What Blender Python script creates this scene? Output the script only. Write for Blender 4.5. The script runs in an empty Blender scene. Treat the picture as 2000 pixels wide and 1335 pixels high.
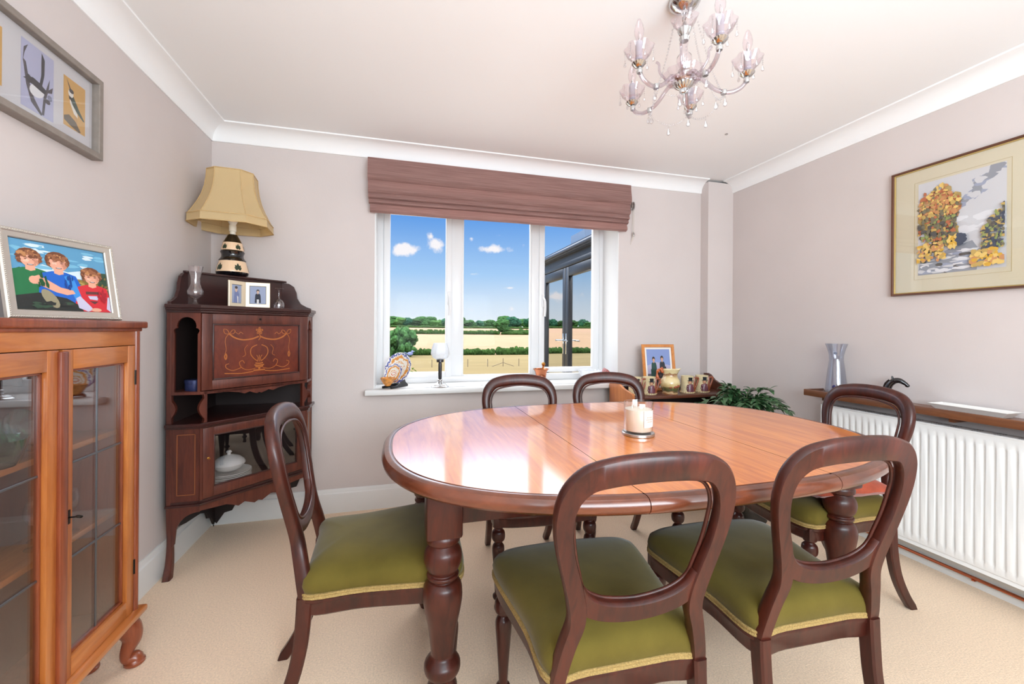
import bpy, bmesh, math, random
from math import sin, cos, pi, radians as R, sqrt, atan2
from mathutils import Vector as V, Matrix as M, noise as mnoise

rnd = random.Random(7)
SC = bpy.context.scene
COL = SC.collection

# ------------------------------------------------------------------ camera, sky, light, exposure
CAMH, F, YAW, Y0, ROLL = 1.18, 812.94, 0.2631, 643.54, 0.007
cam = bpy.data.cameras.new('camera')
cam.sensor_width = 36.0
cam.lens = F * 36.0 / 2000.0
cam.shift_y = -(667.5 - Y0) / 2000.0
cam.clip_start = 0.02
cam.clip_end = 3000
camo = bpy.data.objects.new('camera', cam)
COL.objects.link(camo)
camo.matrix_world = M.Translation((0, 0, CAMH)) @ M.Rotation(-YAW, 4, 'Z') @ M.Rotation(pi / 2, 4, 'X') @ M.Rotation(ROLL, 4, 'Z')
SC.camera = camo

SC.view_settings.view_transform = 'Standard'
SC.view_settings.look = 'None'
SC.view_settings.exposure = 0.0
SC.view_settings.gamma = 1.0
SC.view_settings.use_curve_mapping = False
SC.cycles.max_bounces = 10
SC.cycles.diffuse_bounces = 5
SC.cycles.glossy_bounces = 4
SC.cycles.transparent_max_bounces = 24
SC.cycles.caustics_reflective = False
SC.cycles.caustics_refractive = False
SC.cycles.sample_clamp_indirect = 6.0
SC.cycles.use_denoising = True


def lin(c):
    c = c / 255.0
    return c / 12.92 if c <= 0.04045 else ((c + 0.055) / 1.055) ** 2.4


def C(r, g, b):
    return (lin(r), lin(g), lin(b), 1.0)


def ray(px, py):
    c, s = cos(ROLL), sin(ROLL)
    a, b = px - 1000, py - Y0
    u = c * a + s * b
    v = -s * a + c * b
    r, z = u / F, -v / F
    fx, fy = sin(YAW), cos(YAW)
    return V((fx + r * fy, fy - r * fx, z))


SKY_LIGHT = 1.0
REAR_W, CEIL_W, SUN_W = 79.0, 65.0, 0.8


def make_world():
    w = bpy.data.worlds.new('sky')
    SC.world = w
    w.use_nodes = True
    nt = w.node_tree
    nt.nodes.clear()
    N, L = nt.nodes.new, nt.links.new
    tc = N('ShaderNodeTexCoord')
    sep = N('ShaderNodeSeparateXYZ')
    L(tc.outputs['Generated'], sep.inputs[0])
    ramp = N('ShaderNodeValToRGB')
    els = [(0.0, C(236, 243, 250)), (0.06, C(214, 231, 248)), (0.13, C(166, 206, 246)), (0.26, C(98, 158, 232)), (0.33, C(222, 232, 245)), (0.5, C(236, 240, 246)), (1.0, C(236, 240, 246))]
    e = ramp.color_ramp.elements
    e[0].position, e[0].color = els[0]
    e[1].position, e[1].color = els[-1]
    for p, c in els[1:-1]:
        q = e.new(p)
        q.color = c
    L(sep.outputs['Z'], ramp.inputs[0])
    nz = N('ShaderNodeTexNoise')
    nz.inputs['Scale'].default_value = 26
    nz.inputs['Detail'].default_value = 7
    nz.inputs['Roughness'].default_value = 0.62
    L(tc.outputs['Generated'], nz.inputs['Vector'])
    prev = None
    # puffs of cloud: direction (from a picture bearing), half width, half height, strength
    for px, py, rw, rh, st in [(787, 487, .042, .019, 1), (850, 478, .024, .024, 1), (842, 462, .012, .016, .8), (963, 487, .05, .013, 1),
                               (922, 466, .012, .01, .6), (1022, 478, .02, .012, .6), (976, 459, .015, .007, .6), (922, 535, .024, .007, .6),
                               (995, 562, .022, .006, .6), (780, 614, .05, .008, .6), (985, 604, .05, .01, .5), (922, 605, .04, .012, .5), (1024, 525, .016, .006, .4),
                               (600, 470, .06, .03, 1), (420, 560, .09, .02, .8), (1300, 430, .05, .02, .9)]:
        d = ray(px, py).normalized()
        az = atan2(d.x, d.y)
        sub = N('ShaderNodeVectorMath'); sub.operation = 'SUBTRACT'
        L(tc.outputs['Generated'], sub.inputs[0]); sub.inputs[1].default_value = d
        dv = N('ShaderNodeVectorMath'); dv.operation = 'DIVIDE'
        L(sub.outputs[0], dv.inputs[0]); dv.inputs[1].default_value = (rw, rw, rh)
        ln = N('ShaderNodeVectorMath'); ln.operation = 'LENGTH'
        L(dv.outputs[0], ln.inputs[0])
        mr = N('ShaderNodeMapRange'); mr.inputs[1].default_value = 0.0; mr.inputs[2].default_value = 1.5
        mr.inputs[3].default_value = st; mr.inputs[4].default_value = 0.0
        L(ln.outputs['Value'], mr.inputs[0])
        if prev is None:
            prev = mr.outputs[0]
        else:
            mx = N('ShaderNodeMath'); mx.operation = 'MAXIMUM'
            L(prev, mx.inputs[0]); L(mr.outputs[0], mx.inputs[1]); prev = mx.outputs[0]
    mul = N('ShaderNodeMath'); mul.operation = 'MULTIPLY_ADD'; mul.inputs[1].default_value = 1.5; mul.inputs[2].default_value = -0.98
    L(nz.outputs['Fac'], mul.inputs[0])
    ad = N('ShaderNodeMath'); ad.operation = 'ADD'
    L(prev, ad.inputs[0]); L(mul.outputs[0], ad.inputs[1])
    ms = N('ShaderNodeMapRange'); ms.inputs[1].default_value = 0.22; ms.inputs[2].default_value = 0.62; ms.interpolation_type = 'SMOOTHSTEP'
    L(ad.outputs[0], ms.inputs[0])
    mix = N('ShaderNodeMixRGB'); mix.inputs[2].default_value = C(250, 247, 250)
    L(ms.outputs[0], mix.inputs[0]); L(ramp.outputs[0], mix.inputs[1])
    # sky boosted above the visible band to add room light and table glare
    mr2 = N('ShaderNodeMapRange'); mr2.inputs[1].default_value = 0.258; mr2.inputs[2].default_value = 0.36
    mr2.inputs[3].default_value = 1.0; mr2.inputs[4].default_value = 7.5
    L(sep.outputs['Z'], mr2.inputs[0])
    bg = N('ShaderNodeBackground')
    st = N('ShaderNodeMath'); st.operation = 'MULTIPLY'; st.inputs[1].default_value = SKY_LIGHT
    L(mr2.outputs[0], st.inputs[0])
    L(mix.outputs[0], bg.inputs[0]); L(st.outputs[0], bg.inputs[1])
    out = N('ShaderNodeOutputWorld')
    L(bg.outputs[0], out.inputs[0])


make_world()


def light(name, kind, loc, target, energy, color=(1, 1, 1), size=1.0, size_y=None, angle=None):
    l = bpy.data.lights.new(name, kind)
    l.energy = energy
    l.color = color
    if kind == 'AREA':
        l.shape = 'RECTANGLE'
        l.size = size
        l.size_y = size_y or size
    if angle is not None:
        l.angle = angle
    o = bpy.data.objects.new(name, l)
    COL.objects.link(o)
    o.location = loc
    o.rotation_euler = (V(target) - V(loc)).to_track_quat('-Z', 'Y').to_euler()
    return o


light('sunlight', 'SUN', (0, 0, 30), (34, 52, -26), SUN_W, (1.0, 0.95, 0.86), angle=R(0.6))
light('rear_fill', 'AREA', (0.75, -1.62, 1.5), (0.6, 2.4, -0.4), REAR_W, (0.86, 0.95, 1.0), 3.3, 2.0)  # soft fill lamp added behind the camera to brighten the room
light('ceiling_fill', 'AREA', (0.75, -0.75, 1.35), (0.8, 2.0, 2.75), CEIL_W, (0.76, 0.905, 1.0), 1.6, 1.0)  # second added fill lamp, aimed up at the ceiling towards the window

# ------------------------------------------------------------------ materials
MATS = {}


def newmat(name):
    m = bpy.data.materials.new(name)
    m.use_nodes = True
    nt = m.node_tree
    b = nt.nodes['Principled BSDF']
    return m, nt, b


def pmat(name, col, rough=0.5, metal=0.0, spec=0.5, coat=0.0, coat_rough=0.1, noise=0.0, nscale=20, bump=0.0, bscale=200, sheen=0.0, trans=0.0, emit=None, sub=0.0):
    if name in MATS:
        return MATS[name]
    m, nt, b = newmat(name)
    b.inputs['Base Color'].default_value = col
    b.inputs['Roughness'].default_value = rough
    b.inputs['Metallic'].default_value = metal
    b.inputs['Specular IOR Level'].default_value = spec
    b.inputs['Coat Weight'].default_value = coat
    b.inputs['Coat Roughness'].default_value = coat_rough
    if sheen:
        b.inputs['Sheen Weight'].default_value = sheen
        b.inputs['Sheen Roughness'].default_value = 0.4
    if trans:
        b.inputs['Transmission Weight'].default_value = trans
    if sub:
        b.inputs['Subsurface Weight'].default_value = sub
        b.inputs['Subsurface Radius'].default_value = (0.02, 0.015, 0.01)
    if emit:
        b.inputs['Emission Color'].default_value = emit[0]
        b.inputs['Emission Strength'].default_value = emit[1]
    N, L = nt.nodes.new, nt.links.new
    if noise or bump:
        tc = N('ShaderNodeTexCoord')
    if noise:
        nz = N('ShaderNodeTexNoise'); nz.inputs['Scale'].default_value = nscale; nz.inputs['Detail'].default_value = 5
        L(tc.outputs['Object'], nz.inputs['Vector'])
        mx = N('ShaderNodeMixRGB'); mx.blend_type = 'MULTIPLY'; mx.inputs[0].default_value = 1
        rp = N('ShaderNodeMapRange'); rp.inputs[1].default_value = .3; rp.inputs[2].default_value = .7
        rp.inputs[3].default_value = 1 - noise; rp.inputs[4].default_value = 1 + noise * .6
        L(nz.outputs['Fac'], rp.inputs[0])
        cb = N('ShaderNodeCombineColor')
        for i in range(3):
            L(rp.outputs[0], cb.inputs[i])
        mx.inputs[1].default_value = col
        L(cb.outputs[0], mx.inputs[2])
        L(mx.outputs[0], b.inputs['Base Color'])
    if bump:
        n2 = N('ShaderNodeTexNoise'); n2.inputs['Scale'].default_value = bscale; n2.inputs['Detail'].default_value = 3
        L(tc.outputs['Object'], n2.inputs['Vector'])
        bp = N('ShaderNodeBump'); bp.inputs['Strength'].default_value = bump; bp.inputs['Distance'].default_value = 0.004
        L(n2.outputs['Fac'], bp.inputs['Height'])
        L(bp.outputs[0], b.inputs['Normal'])
    MATS[name] = m
    return m


def wood(name, dark, light_, grain=(1, 1, 12), scale=6.0, rough=0.35, coat=0.3, coat_rough=0.12, streak=0.5, coat_ior=1.5, spec=0.5, warp=1.2):
    """fine streaks stretched along one axis; grain = how much finer the figure is along each axis"""
    if name in MATS:
        return MATS[name]
    m, nt, b = newmat(name)
    N, L = nt.nodes.new, nt.links.new
    tc = N('ShaderNodeTexCoord')
    mp = N('ShaderNodeMapping'); mp.inputs['Scale'].default_value = grain
    L(tc.outputs['Object'], mp.inputs[0])
    nz = N('ShaderNodeTexNoise'); nz.inputs['Scale'].default_value = scale; nz.inputs['Detail'].default_value = 8
    nz.inputs['Roughness'].default_value = .6; nz.inputs['Distortion'].default_value = warp
    L(mp.outputs[0], nz.inputs['Vector'])
    n2 = N('ShaderNodeTexNoise'); n2.inputs['Scale'].default_value = scale * .3; n2.inputs['Detail'].default_value = 3
    L(mp.outputs[0], n2.inputs['Vector'])
    mxn = N('ShaderNodeMath'); mxn.operation = 'MULTIPLY_ADD'; mxn.inputs[1].default_value = streak
    L(n2.outputs['Fac'], mxn.inputs[0])
    ms = N('ShaderNodeMath'); ms.operation = 'MULTIPLY'; ms.inputs[1].default_value = 1 - streak
    L(nz.outputs['Fac'], ms.inputs[0]); L(ms.outputs[0], mxn.inputs[2])
    rp = N('ShaderNodeValToRGB')
    e = rp.color_ramp.elements
    e[0].position, e[0].color = .33, dark
    e[1].position, e[1].color = .68, light_
    L(mxn.outputs[0], rp.inputs[0])
    L(rp.outputs[0], b.inputs['Base Color'])
    b.inputs['Roughness'].default_value = rough
    b.inputs['Specular IOR Level'].default_value = spec
    b.inputs['Coat Weight'].default_value = coat
    b.inputs['Coat Roughness'].default_value = coat_rough
    b.inputs['Coat IOR'].default_value = coat_ior
    MATS[name] = m
    return m


def glassmat(name, tint=(1, 1, 1, 1), refl=1.0, base=0.04, rough=0.0, ior=1.45):
    """thin clear glass: see-through plus a fresnel reflection"""
    if name in MATS:
        return MATS[name]
    m = bpy.data.materials.new(name)
    m.use_nodes = True
    nt = m.node_tree
    nt.nodes.clear()
    N, L = nt.nodes.new, nt.links.new
    tr = N('ShaderNodeBsdfTransparent'); tr.inputs[0].default_value = tint  # unseen pale slab added outside to bounce light up onto the ceiling
    gl = N('ShaderNodeBsdfGlossy'); gl.inputs['Roughness'].default_value = rough
    lw = N('ShaderNodeLayerWeight'); lw.inputs[0].default_value = .5
    pw = N('ShaderNodeMath'); pw.operation = 'POWER'; pw.inputs[1].default_value = 4.5
    L(lw.outputs['Facing'], pw.inputs[0])
    f0 = ((ior - 1) / (ior + 1)) ** 2
    ma = N('ShaderNodeMath'); ma.operation = 'MULTIPLY_ADD'; ma.use_clamp = True
    ma.inputs[1].default_value = refl * (1 - f0); ma.inputs[2].default_value = base + refl * f0
    L(pw.outputs[0], ma.inputs[0])
    mx = N('ShaderNodeMixShader')
    L(ma.outputs[0], mx.inputs[0]); L(tr.outputs[0], mx.inputs[1]); L(gl.outputs[0], mx.inputs[2])
    out = N('ShaderNodeOutputMaterial')
    L(mx.outputs[0], out.inputs[0])
    MATS[name] = m
    return m


WALL = pmat('wall_paint', C(212, 202, 199), 0.9, spec=.2, noise=.025, nscale=3, bump=.08, bscale=120)
WHITE = pmat('ceiling_paint', C(246, 246, 246), 0.9, spec=.2)
GLOSSW = pmat('white_gloss', C(230, 230, 229), 0.35)
UPVC = pmat('white_plastic_frame', C(228, 228, 229), 0.3)
ENAMEL = pmat('white_enamel', C(244, 244, 243), 0.3)
CARPET = pmat('carpet_pile', C(242, 215, 187), 1.0, spec=.1, noise=.15, nscale=170, bump=.5, bscale=260, sheen=.15)
MAHO = wood('mahogany', C(38, 13, 9), C(84, 33, 20), (7, 7, 1.2), 7, .42, .25, .16, spec=.35)
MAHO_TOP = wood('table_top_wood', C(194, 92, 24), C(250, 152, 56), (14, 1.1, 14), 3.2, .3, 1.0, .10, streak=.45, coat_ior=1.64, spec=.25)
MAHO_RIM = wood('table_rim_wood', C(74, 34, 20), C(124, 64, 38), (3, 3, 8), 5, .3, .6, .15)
MAHO_DK = wood('dark_mahogany', C(38, 13, 10), C(78, 30, 20), (7, 7, 1.2), 6, .4, .3, .14, spec=.35)
ROSE = wood('cabinet_rosewood', C(62, 25, 18), C(112, 54, 38), (9, 9, 1.0), 6, .42, .25, .18)
ROSE_DK = wood('cabinet_dark_wood', C(36, 14, 12), C(66, 26, 22), (2, 2, 9), 5, .35, .4, .15)
PANELW = wood('marquetry_ground', C(80, 28, 20), C(122, 52, 32), (5, 5, 3), 5, .3, .5, .12)
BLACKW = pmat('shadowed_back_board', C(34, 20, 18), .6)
OAK = wood('golden_wood', C(160, 84, 36), C(206, 128, 62), (9, 9, .9), 5, .35, .45, .15)
OAK_H = wood('golden_wood_rails', C(160, 84, 36), C(208, 130, 66), (9, .9, 9), 5, .3, .6, .14)
OAK_R = wood('reddish_wood', C(104, 44, 24), C(160, 82, 48), (9, 9, .9), 5, .35, .45, .15)
INWOOD = wood('bookcase_interior_wood', C(84, 46, 36), C(116, 66, 50), (4, 6, .8), 5, .5, .1)
SHELFW = wood('shelf_wood', C(92, 54, 34), C(134, 84, 54), (8, .9, 8), 6, .4, .3, .15)
BUREAU = wood('bureau_wood', C(66, 32, 20), C(98, 50, 30), (.9, 8, 8), 5, .4, .3)
BUREAU_O = wood('bureau_side_wood', C(170, 92, 42), C(214, 134, 74), (8, 8, .9), 4, .35, .4)
VELVET = pmat('olive_velvet', C(100, 87, 37), .9, spec=.1, noise=.22, nscale=7, bump=.15, bscale=500, sheen=.25)
GIMP = pmat('gold_braid', C(168, 140, 84), .8, noise=.3, nscale=240, bump=.8, bscale=300)
RED_CUSH = pmat('rust_red_fabric', C(166, 70, 42), .85, noise=.25, nscale=30, bump=.3, bscale=200, sheen=.2)
BLIND = None
CHROME = pmat('polished_chrome', C(205, 205, 205), .12, metal=1)
PEWTER = pmat('brushed_silver', C(190, 188, 186), .28, metal=1)
SILVERF = pmat('silver_frame_finish', C(214, 208, 198), .3, metal=.75)
GREYF = pmat('taupe_grey_frame', C(140, 130, 122), .45, noise=.12, nscale=40)
BRASS = pmat('aged_brass', C(176, 126, 60), .3, metal=1)
COPPER = pmat('copper', C(196, 122, 88), .25, metal=1)
COPPERP = pmat('copper_pipe_metal', C(190, 110, 80), .3, metal=1)
BLACKG = pmat('black_glaze', C(14, 14, 18), .12, coat=.6)
BLACKP = pmat('black_plastic', C(20, 20, 24), .35)
LEAD = pmat('lead_came', C(120, 122, 126), .4, metal=.8)
IRON = pmat('dark_iron', C(40, 34, 30), .4, metal=.7)
CREAM = pmat('cream_glaze', C(232, 208, 160), .2, coat=.5)
PEACH = pmat('peach_cream_glaze', C(238, 204, 168), .18, coat=.5)
GREENL = pmat('dark_green_glaze', C(34, 52, 34), .25, coat=.3)
PAPER = pmat('paper_mount', C(236, 232, 226), .9)
CREAMP = pmat('cream_mount', C(218, 208, 182), .9)
GLASS = glassmat('clear_glass')
PANE = glassmat('window_glass', (1, 1, 1, 1), .06, .0)
PICGLASS = glassmat('picture_glass', (1, 1, 1, 1), .9, .02)
CABGLASS = glassmat('cabinet_glass', (.95, .95, .96, 1), 1.6, .06)
CRYSTAL = glassmat('crystal_glass', (.97, .95, .96, 1), 1.7, .1)
PINKGL = glassmat('pink_tinted_glass', (.98, .945, .965, 1), 1.1, .05)


def frosted(name):
    m = glassmat(name, (1, 1, 1, 1), 1.6, .12, .05)
    nt = m.node_tree
    N, L = nt.nodes.new, nt.links.new
    out = [n for n in nt.nodes if n.type == 'OUTPUT_MATERIAL'][0]
    src = out.inputs[0].links[0].from_socket
    tl = N('ShaderNodeBsdfTranslucent'); tl.inputs[0].default_value = (.95, .97, 1, 1)
    df = N('ShaderNodeBsdfDiffuse'); df.inputs[0].default_value = (.95, .97, 1, 1)
    m1 = N('ShaderNodeMixShader'); m1.inputs[0].default_value = .4
    L(tl.outputs[0], m1.inputs[1]); L(df.outputs[0], m1.inputs[2])
    m2 = N('ShaderNodeMixShader'); m2.inputs[0].default_value = .45
    L(src, m2.inputs[1]); L(m1.outputs[0], m2.inputs[2])
    L(m2.outputs[0], out.inputs[0])
    return m


def make_blind_mat():
    m, nt, b = newmat('mauve_slub_linen')
    N, L = nt.nodes.new, nt.links.new
    tc = N('ShaderNodeTexCoord')
    mp = N('ShaderNodeMapping'); mp.inputs['Scale'].default_value = (3, 60, 260)
    L(tc.outputs['Object'], mp.inputs[0])
    nz = N('ShaderNodeTexNoise'); nz.inputs['Scale'].default_value = 1.6; nz.inputs['Detail'].default_value = 5
    L(mp.outputs[0], nz.inputs['Vector'])
    rp = N('ShaderNodeValToRGB')
    e = rp.color_ramp.elements
    e[0].position, e[0].color = .3, C(164, 124, 118)
    e[1].position, e[1].color = .7, C(204, 164, 156)
    L(nz.outputs['Fac'], rp.inputs[0]); L(rp.outputs[0], b.inputs['Base Color'])
    b.inputs['Roughness'].default_value = .85
    b.inputs['Sheen Weight'].default_value = .2
    MATS['blind'] = m
    return m


BLIND = make_blind_mat()

# ------------------------------------------------------------------ mesh helpers


def nbm():
    return bmesh.new()


def box(bm, x0, y0, z0, x1, y1, z1, bev=0.0, seg=2):
    r = bmesh.ops.create_cube(bm, size=1.0, matrix=M.Translation(((x0 + x1) / 2, (y0 + y1) / 2, (z0 + z1) / 2)) @ M.Diagonal((x1 - x0, y1 - y0, z1 - z0, 1)))
    if bev:
        es = {e for v in r['verts'] for e in v.link_edges}
        bmesh.ops.bevel(bm, geom=list(es), offset=bev, segments=seg, affect='EDGES', profile=.5)
    return bm


def lathe(bm, prof, n=24, at=(0, 0, 0), mat=None, sq=None, mi=0, cap=True):
    """prof: list of (r, z). sq: optional function angle->radius factor"""
    Mx = M.Translation(at) if mat is None else mat
    rings = []
    for r, z in prof:
        if r < 1e-6:
            rings.append([bm.verts.new(Mx @ V((0, 0, z)))])
        else:
            rings.append([bm.verts.new(Mx @ V((r * (sq(2 * pi * i / n, z) if sq else 1) * cos(2 * pi * i / n), r * (sq(2 * pi * i / n, z) if sq else 1) * sin(2 * pi * i / n), z))) for i in range(n)])
    fs = []
    for a, b in zip(rings, rings[1:]):
        for i in range(n):
            j = (i + 1) % n
            if len(a) == 1 and len(b) == 1:
                continue
            if len(a) == 1:
                f = bm.faces.new((a[0], b[j], b[i]))
            elif len(b) == 1:
                f = bm.faces.new((a[i], a[j], b[0]))
            else:
                f = bm.faces.new((a[i], a[j], b[j], b[i]))
            f.material_index = mi
            fs.append(f)
    if cap:
        if len(rings[0]) > 1:
            f = bm.faces.new(rings[0][::-1]); f.material_index = mi
        if len(rings[-1]) > 1:
            f = bm.faces.new(rings[-1]); f.material_index = mi
    return fs


def crom(pts, n=8, closed=False):
    P = [V(p) if not isinstance(p, V) else p for p in pts]
    out = []
    m = len(P)
    rng = range(m if closed else m - 1)
    for i in rng:
        if closed:
            a, b, c, d = P[(i - 1) % m], P[i], P[(i + 1) % m], P[(i + 2) % m]
        else:
            a, b, c, d = P[max(i - 1, 0)], P[i], P[i + 1], P[min(i + 2, m - 1)]
        for k in range(n):
            t = k / n
            out.append(.5 * ((2 * b) + (c - a) * t + (2 * a - 5 * b + 4 * c - d) * t * t + (3 * b - a - 3 * c + d) * t ** 3))
    if not closed:
        out.append(P[-1].copy())
    return out


def sweep(bm, pts, secs, normal=None, closed=False, caps=True, mi=0):
    """secs: one section [(a,b)...] or one per point; a along the side vector, b along `normal` (fixed plane normal) or a transported frame"""
    P = [V(p) for p in pts]
    n = len(P)
    single = not isinstance(secs[0][0], (list, tuple))
    rings = []
    pn = None
    for i in range(n):
        if closed:
            t = (P[(i + 1) % n] - P[(i - 1) % n]).normalized()
        else:
            t = (P[min(i + 1, n - 1)] - P[max(i - 1, 0)]).normalized()
        if normal is not None:
            nb = V(normal[i]) if isinstance(normal, list) else V(normal)
            nb = (nb - t * nb.dot(t)).normalized()
        else:
            if pn is None:
                ref = V((0, 0, 1)) if abs(t.z) < .9 else V((0, 1, 0))
                nb = (ref - t * ref.dot(t)).normalized()
            else:
                nb = (pn - t * pn.dot(t)).normalized()
        pn = nb
        side = t.cross(nb)
        s = secs if single else secs[i]
        rings.append([bm.verts.new(P[i] + side * a + nb * b) for a, b in s])
    m = len(rings[0])
    for i in range(n if closed else n - 1):
        a, b = rings[i], rings[(i + 1) % n]
        for k in range(m):
            l = (k + 1) % m
            f = bm.faces.new((a[k], a[l], b[l], b[k])); f.material_index = mi
    if caps and not closed:
        bm.faces.new(rings[0][::-1]).material_index = mi
        bm.faces.new(rings[-1]).material_index = mi


def circ(r, n=8, rb=None):
    rb = rb or r
    return [(r * cos(2 * pi * k / n), rb * sin(2 * pi * k / n)) for k in range(n)]


def tube(bm, pts, r, n=8, closed=False, mi=0):
    if isinstance(r, (int, float)):
        sweep(bm, pts, circ(r, n), closed=closed, mi=mi)
    else:
        sweep(bm, pts, [circ(q, n) for q in r], closed=closed, mi=mi)


def rsec(w, t, c=.25, n=3):
    """rounded rectangle section, w along a, t along b"""
    rad = min(w, t) * c
    out = []
    for sx, sy, a0 in ((1, 1, 0), (-1, 1, pi / 2), (-1, -1, pi), (1, -1, 1.5 * pi)):
        for k in range(n + 1):
            a = a0 + pi / 2 * k / n
            out.append((sx * (w / 2 - rad) + rad * cos(a), sy * (t / 2 - rad) + rad * sin(a)))
    return out


def prism(bm, poly, d0, d1, f, mi=0):
    """poly in (u,v), extruded from d0 to d1 along w; f maps (u,v,w) to a point"""
    a = [bm.verts.new(f(u, v, d0)) for u, v in poly]
    b = [bm.verts.new(f(u, v, d1)) for u, v in poly]
    n = len(poly)
    fs = [bm.faces.new(a), bm.faces.new(b[::-1])]
    for i in range(n):
        fs.append(bm.faces.new((a[i], b[i], b[(i + 1) % n], a[(i + 1) % n])))
    for q in fs:
        q.material_index = mi
    bmesh.ops.recalc_face_normals(bm, faces=fs)


def ico(bm, r, at, sub=2, scale=(1, 1, 1), lump=0.0, freq=3.0, seed=0.0, mi=0):
    res = bmesh.ops.create_icosphere(bm, subdivisions=sub, radius=1.0)
    for v in res['verts']:
        d = v.co.copy()
        k = 1 + lump * mnoise.noise(d * freq + V((seed, seed * 1.7, -seed)))
        v.co = V((d.x * scale[0], d.y * scale[1], d.z * scale[2])) * r * k + V(at)
    if mi:
        for v in res['verts']:
            for f in v.link_faces:
                f.material_index = mi


def obj(name, bm, mat, parent=None, smooth=40, recalc=True, bev=0, sub=0):
    if recalc:
        bmesh.ops.recalc_face_normals(bm, faces=bm.faces[:])
    me = bpy.data.meshes.new(name)
    bm.to_mesh(me)
    bm.free()
    for q in (mat if isinstance(mat, (list, tuple)) else [mat]):
        me.materials.append(q)
    if smooth:
        me.shade_smooth()
        me.set_sharp_from_angle(angle=R(smooth))
    o = bpy.data.objects.new(name, me)
    COL.objects.link(o)
    if parent is not None:
        o.parent = parent
    if bev:
        md = o.modifiers.new('bevel', 'BEVEL'); md.width = bev; md.segments = 2; md.limit_method = 'ANGLE'; md.angle_limit = R(50)
    if sub:
        md = o.modifiers.new('subdivision', 'SUBSURF'); md.levels = sub; md.render_levels = sub
    return o


def objs(name, bm, mat, parent=None, smooth=40, **k):
    """every loose piece of the mesh becomes an object of its own"""
    bm.verts.ensure_lookup_table()
    bm.verts.index_update()
    seen = [-1] * len(bm.verts)
    groups = []
    for v in bm.verts:
        if seen[v.index] >= 0:
            continue
        stack = [v]; seen[v.index] = len(groups); g = []
        while stack:
            q = stack.pop(); g.append(q)
            for e in q.link_edges:
                w = e.other_vert(q)
                if seen[w.index] < 0:
                    seen[w.index] = len(groups); stack.append(w)
        groups.append(g)
    out = []
    for g in groups:
        b2 = bmesh.new()
        mp = {v: b2.verts.new(v.co) for v in g}
        fs = {f for v in g for f in v.link_faces}
        for f in fs:
            b2.faces.new([mp[v] for v in f.verts]).material_index = f.material_index
        out.append(obj(name, b2, mat, parent, smooth, **k))
    bm.free()
    return out


def tag(o, label, cat, group=None, kind=None):
    o['label'] = label
    o['category'] = cat
    if group:
        o['group'] = group
    if kind:
        o['kind'] = kind
    return o


def thing(name, label, cat, loc=(0, 0, 0), rz=0.0, group=None, rot=None):
    o = bpy.data.objects.new(name, None)
    o.empty_display_size = .1
    COL.objects.link(o)
    o.location = loc
    o.rotation_euler = rot if rot else (0, 0, rz)
    return tag(o, label, cat, group)


def struct(name, bm, mat, smooth=40, parent=None, **k):
    o = obj(name, bm, mat, parent, smooth, **k)
    if parent is None:
        o['kind'] = 'structure'
    return o


def dup(root, loc=None, rz=None, label=None):
    r = root.copy()
    COL.objects.link(r)
    if loc is not None:
        r.location = loc
    if rz is not None:
        r.rotation_euler = (0, 0, rz)
    if label:
        r['label'] = label
    for ch in list(root.children):
        c = ch.copy(); COL.objects.link(c); c.parent = r
        for g in list(ch.children):
            d = g.copy(); COL.objects.link(d); d.parent = c
    return r


def xform(bm, mtx):
    bmesh.ops.transform(bm, matrix=mtx, verts=bm.verts[:])
    return bm


def ell(cx, cy, rx, ry, n=16, a0=0.0, a1=2 * pi, rot=0.0):
    full = abs(a1 - a0 - 2 * pi) < 1e-6
    out = []
    for i in range(n if full else n + 1):
        a = a0 + (a1 - a0) * i / n
        x, y = rx * cos(a), ry * sin(a)
        out.append((cx + x * cos(rot) - y * sin(rot), cy + x * sin(rot) + y * cos(rot)))
    return out


def flat_art(shapes, mats, step=.0002):
    """printed picture: flat patches in the (x,z) plane facing -y, each patch a hair in front of the last"""
    bm = nbm()
    d = 0.0
    for mi, poly in shapes:
        d += step
        vs = [bm.verts.new((u, -d, v)) for u, v in poly]
        try:
            f = bm.faces.new(vs)
        except ValueError:
            continue
        f.material_index = mi
        f.normal_update()
        if f.normal.y > 0:
            f.normal_flip()
    return bm

# ------------------------------------------------------------------ room shell
XL, XR, YB, YR, ZC = -1.0965, 2.6034, 2.88, -1.75, 2.39
YW = 3.13           # inner face of the window frame
WX0, WX1, WZ0, WZ1 = -0.164, 1.62, 0.75, 2.10


def wall_slab(name, boxes, mat=WALL):
    bm = nbm()
    for b in boxes:
        box(bm, *b)
    return struct(name, bm, mat, smooth=0)


wall_slab('floor', [(XL - .1, YR - .1, -.1, XR + .1, YB + .3, 0)], CARPET)
wall_slab('ceiling', [(XL - .1, YR - .1, ZC, XR + .1, YB + .3, ZC + .1)], WHITE)
wall_slab('wall_left', [(XL - .1, YR - .1, 0, XL, YB, ZC)])
wall_slab('wall_right', [(XR, YR - .1, 0, XR + .1, YB, ZC)])
wall_slab('wall_rear', [(XL, YR - .1, 0, XR, YR, ZC)])
wall_slab('wall_back', [(XL - .1, YB, 0, WX0, YB + .3, ZC), (WX1, YB, 0, XR + .1, YB + .3, ZC),
                        (WX0, YB, 0, WX1, YB + .3, WZ0), (WX0, YB, WZ1, WX1, YB + .3, ZC)])
# boxed-in pipe in the back right corner, and its rounded head under the coving
bm = nbm()
box(bm, 2.365, 2.795, 0, XR, YB, ZC - .02)
struct('wall_corner', bm, WALL, smooth=0)
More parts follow.
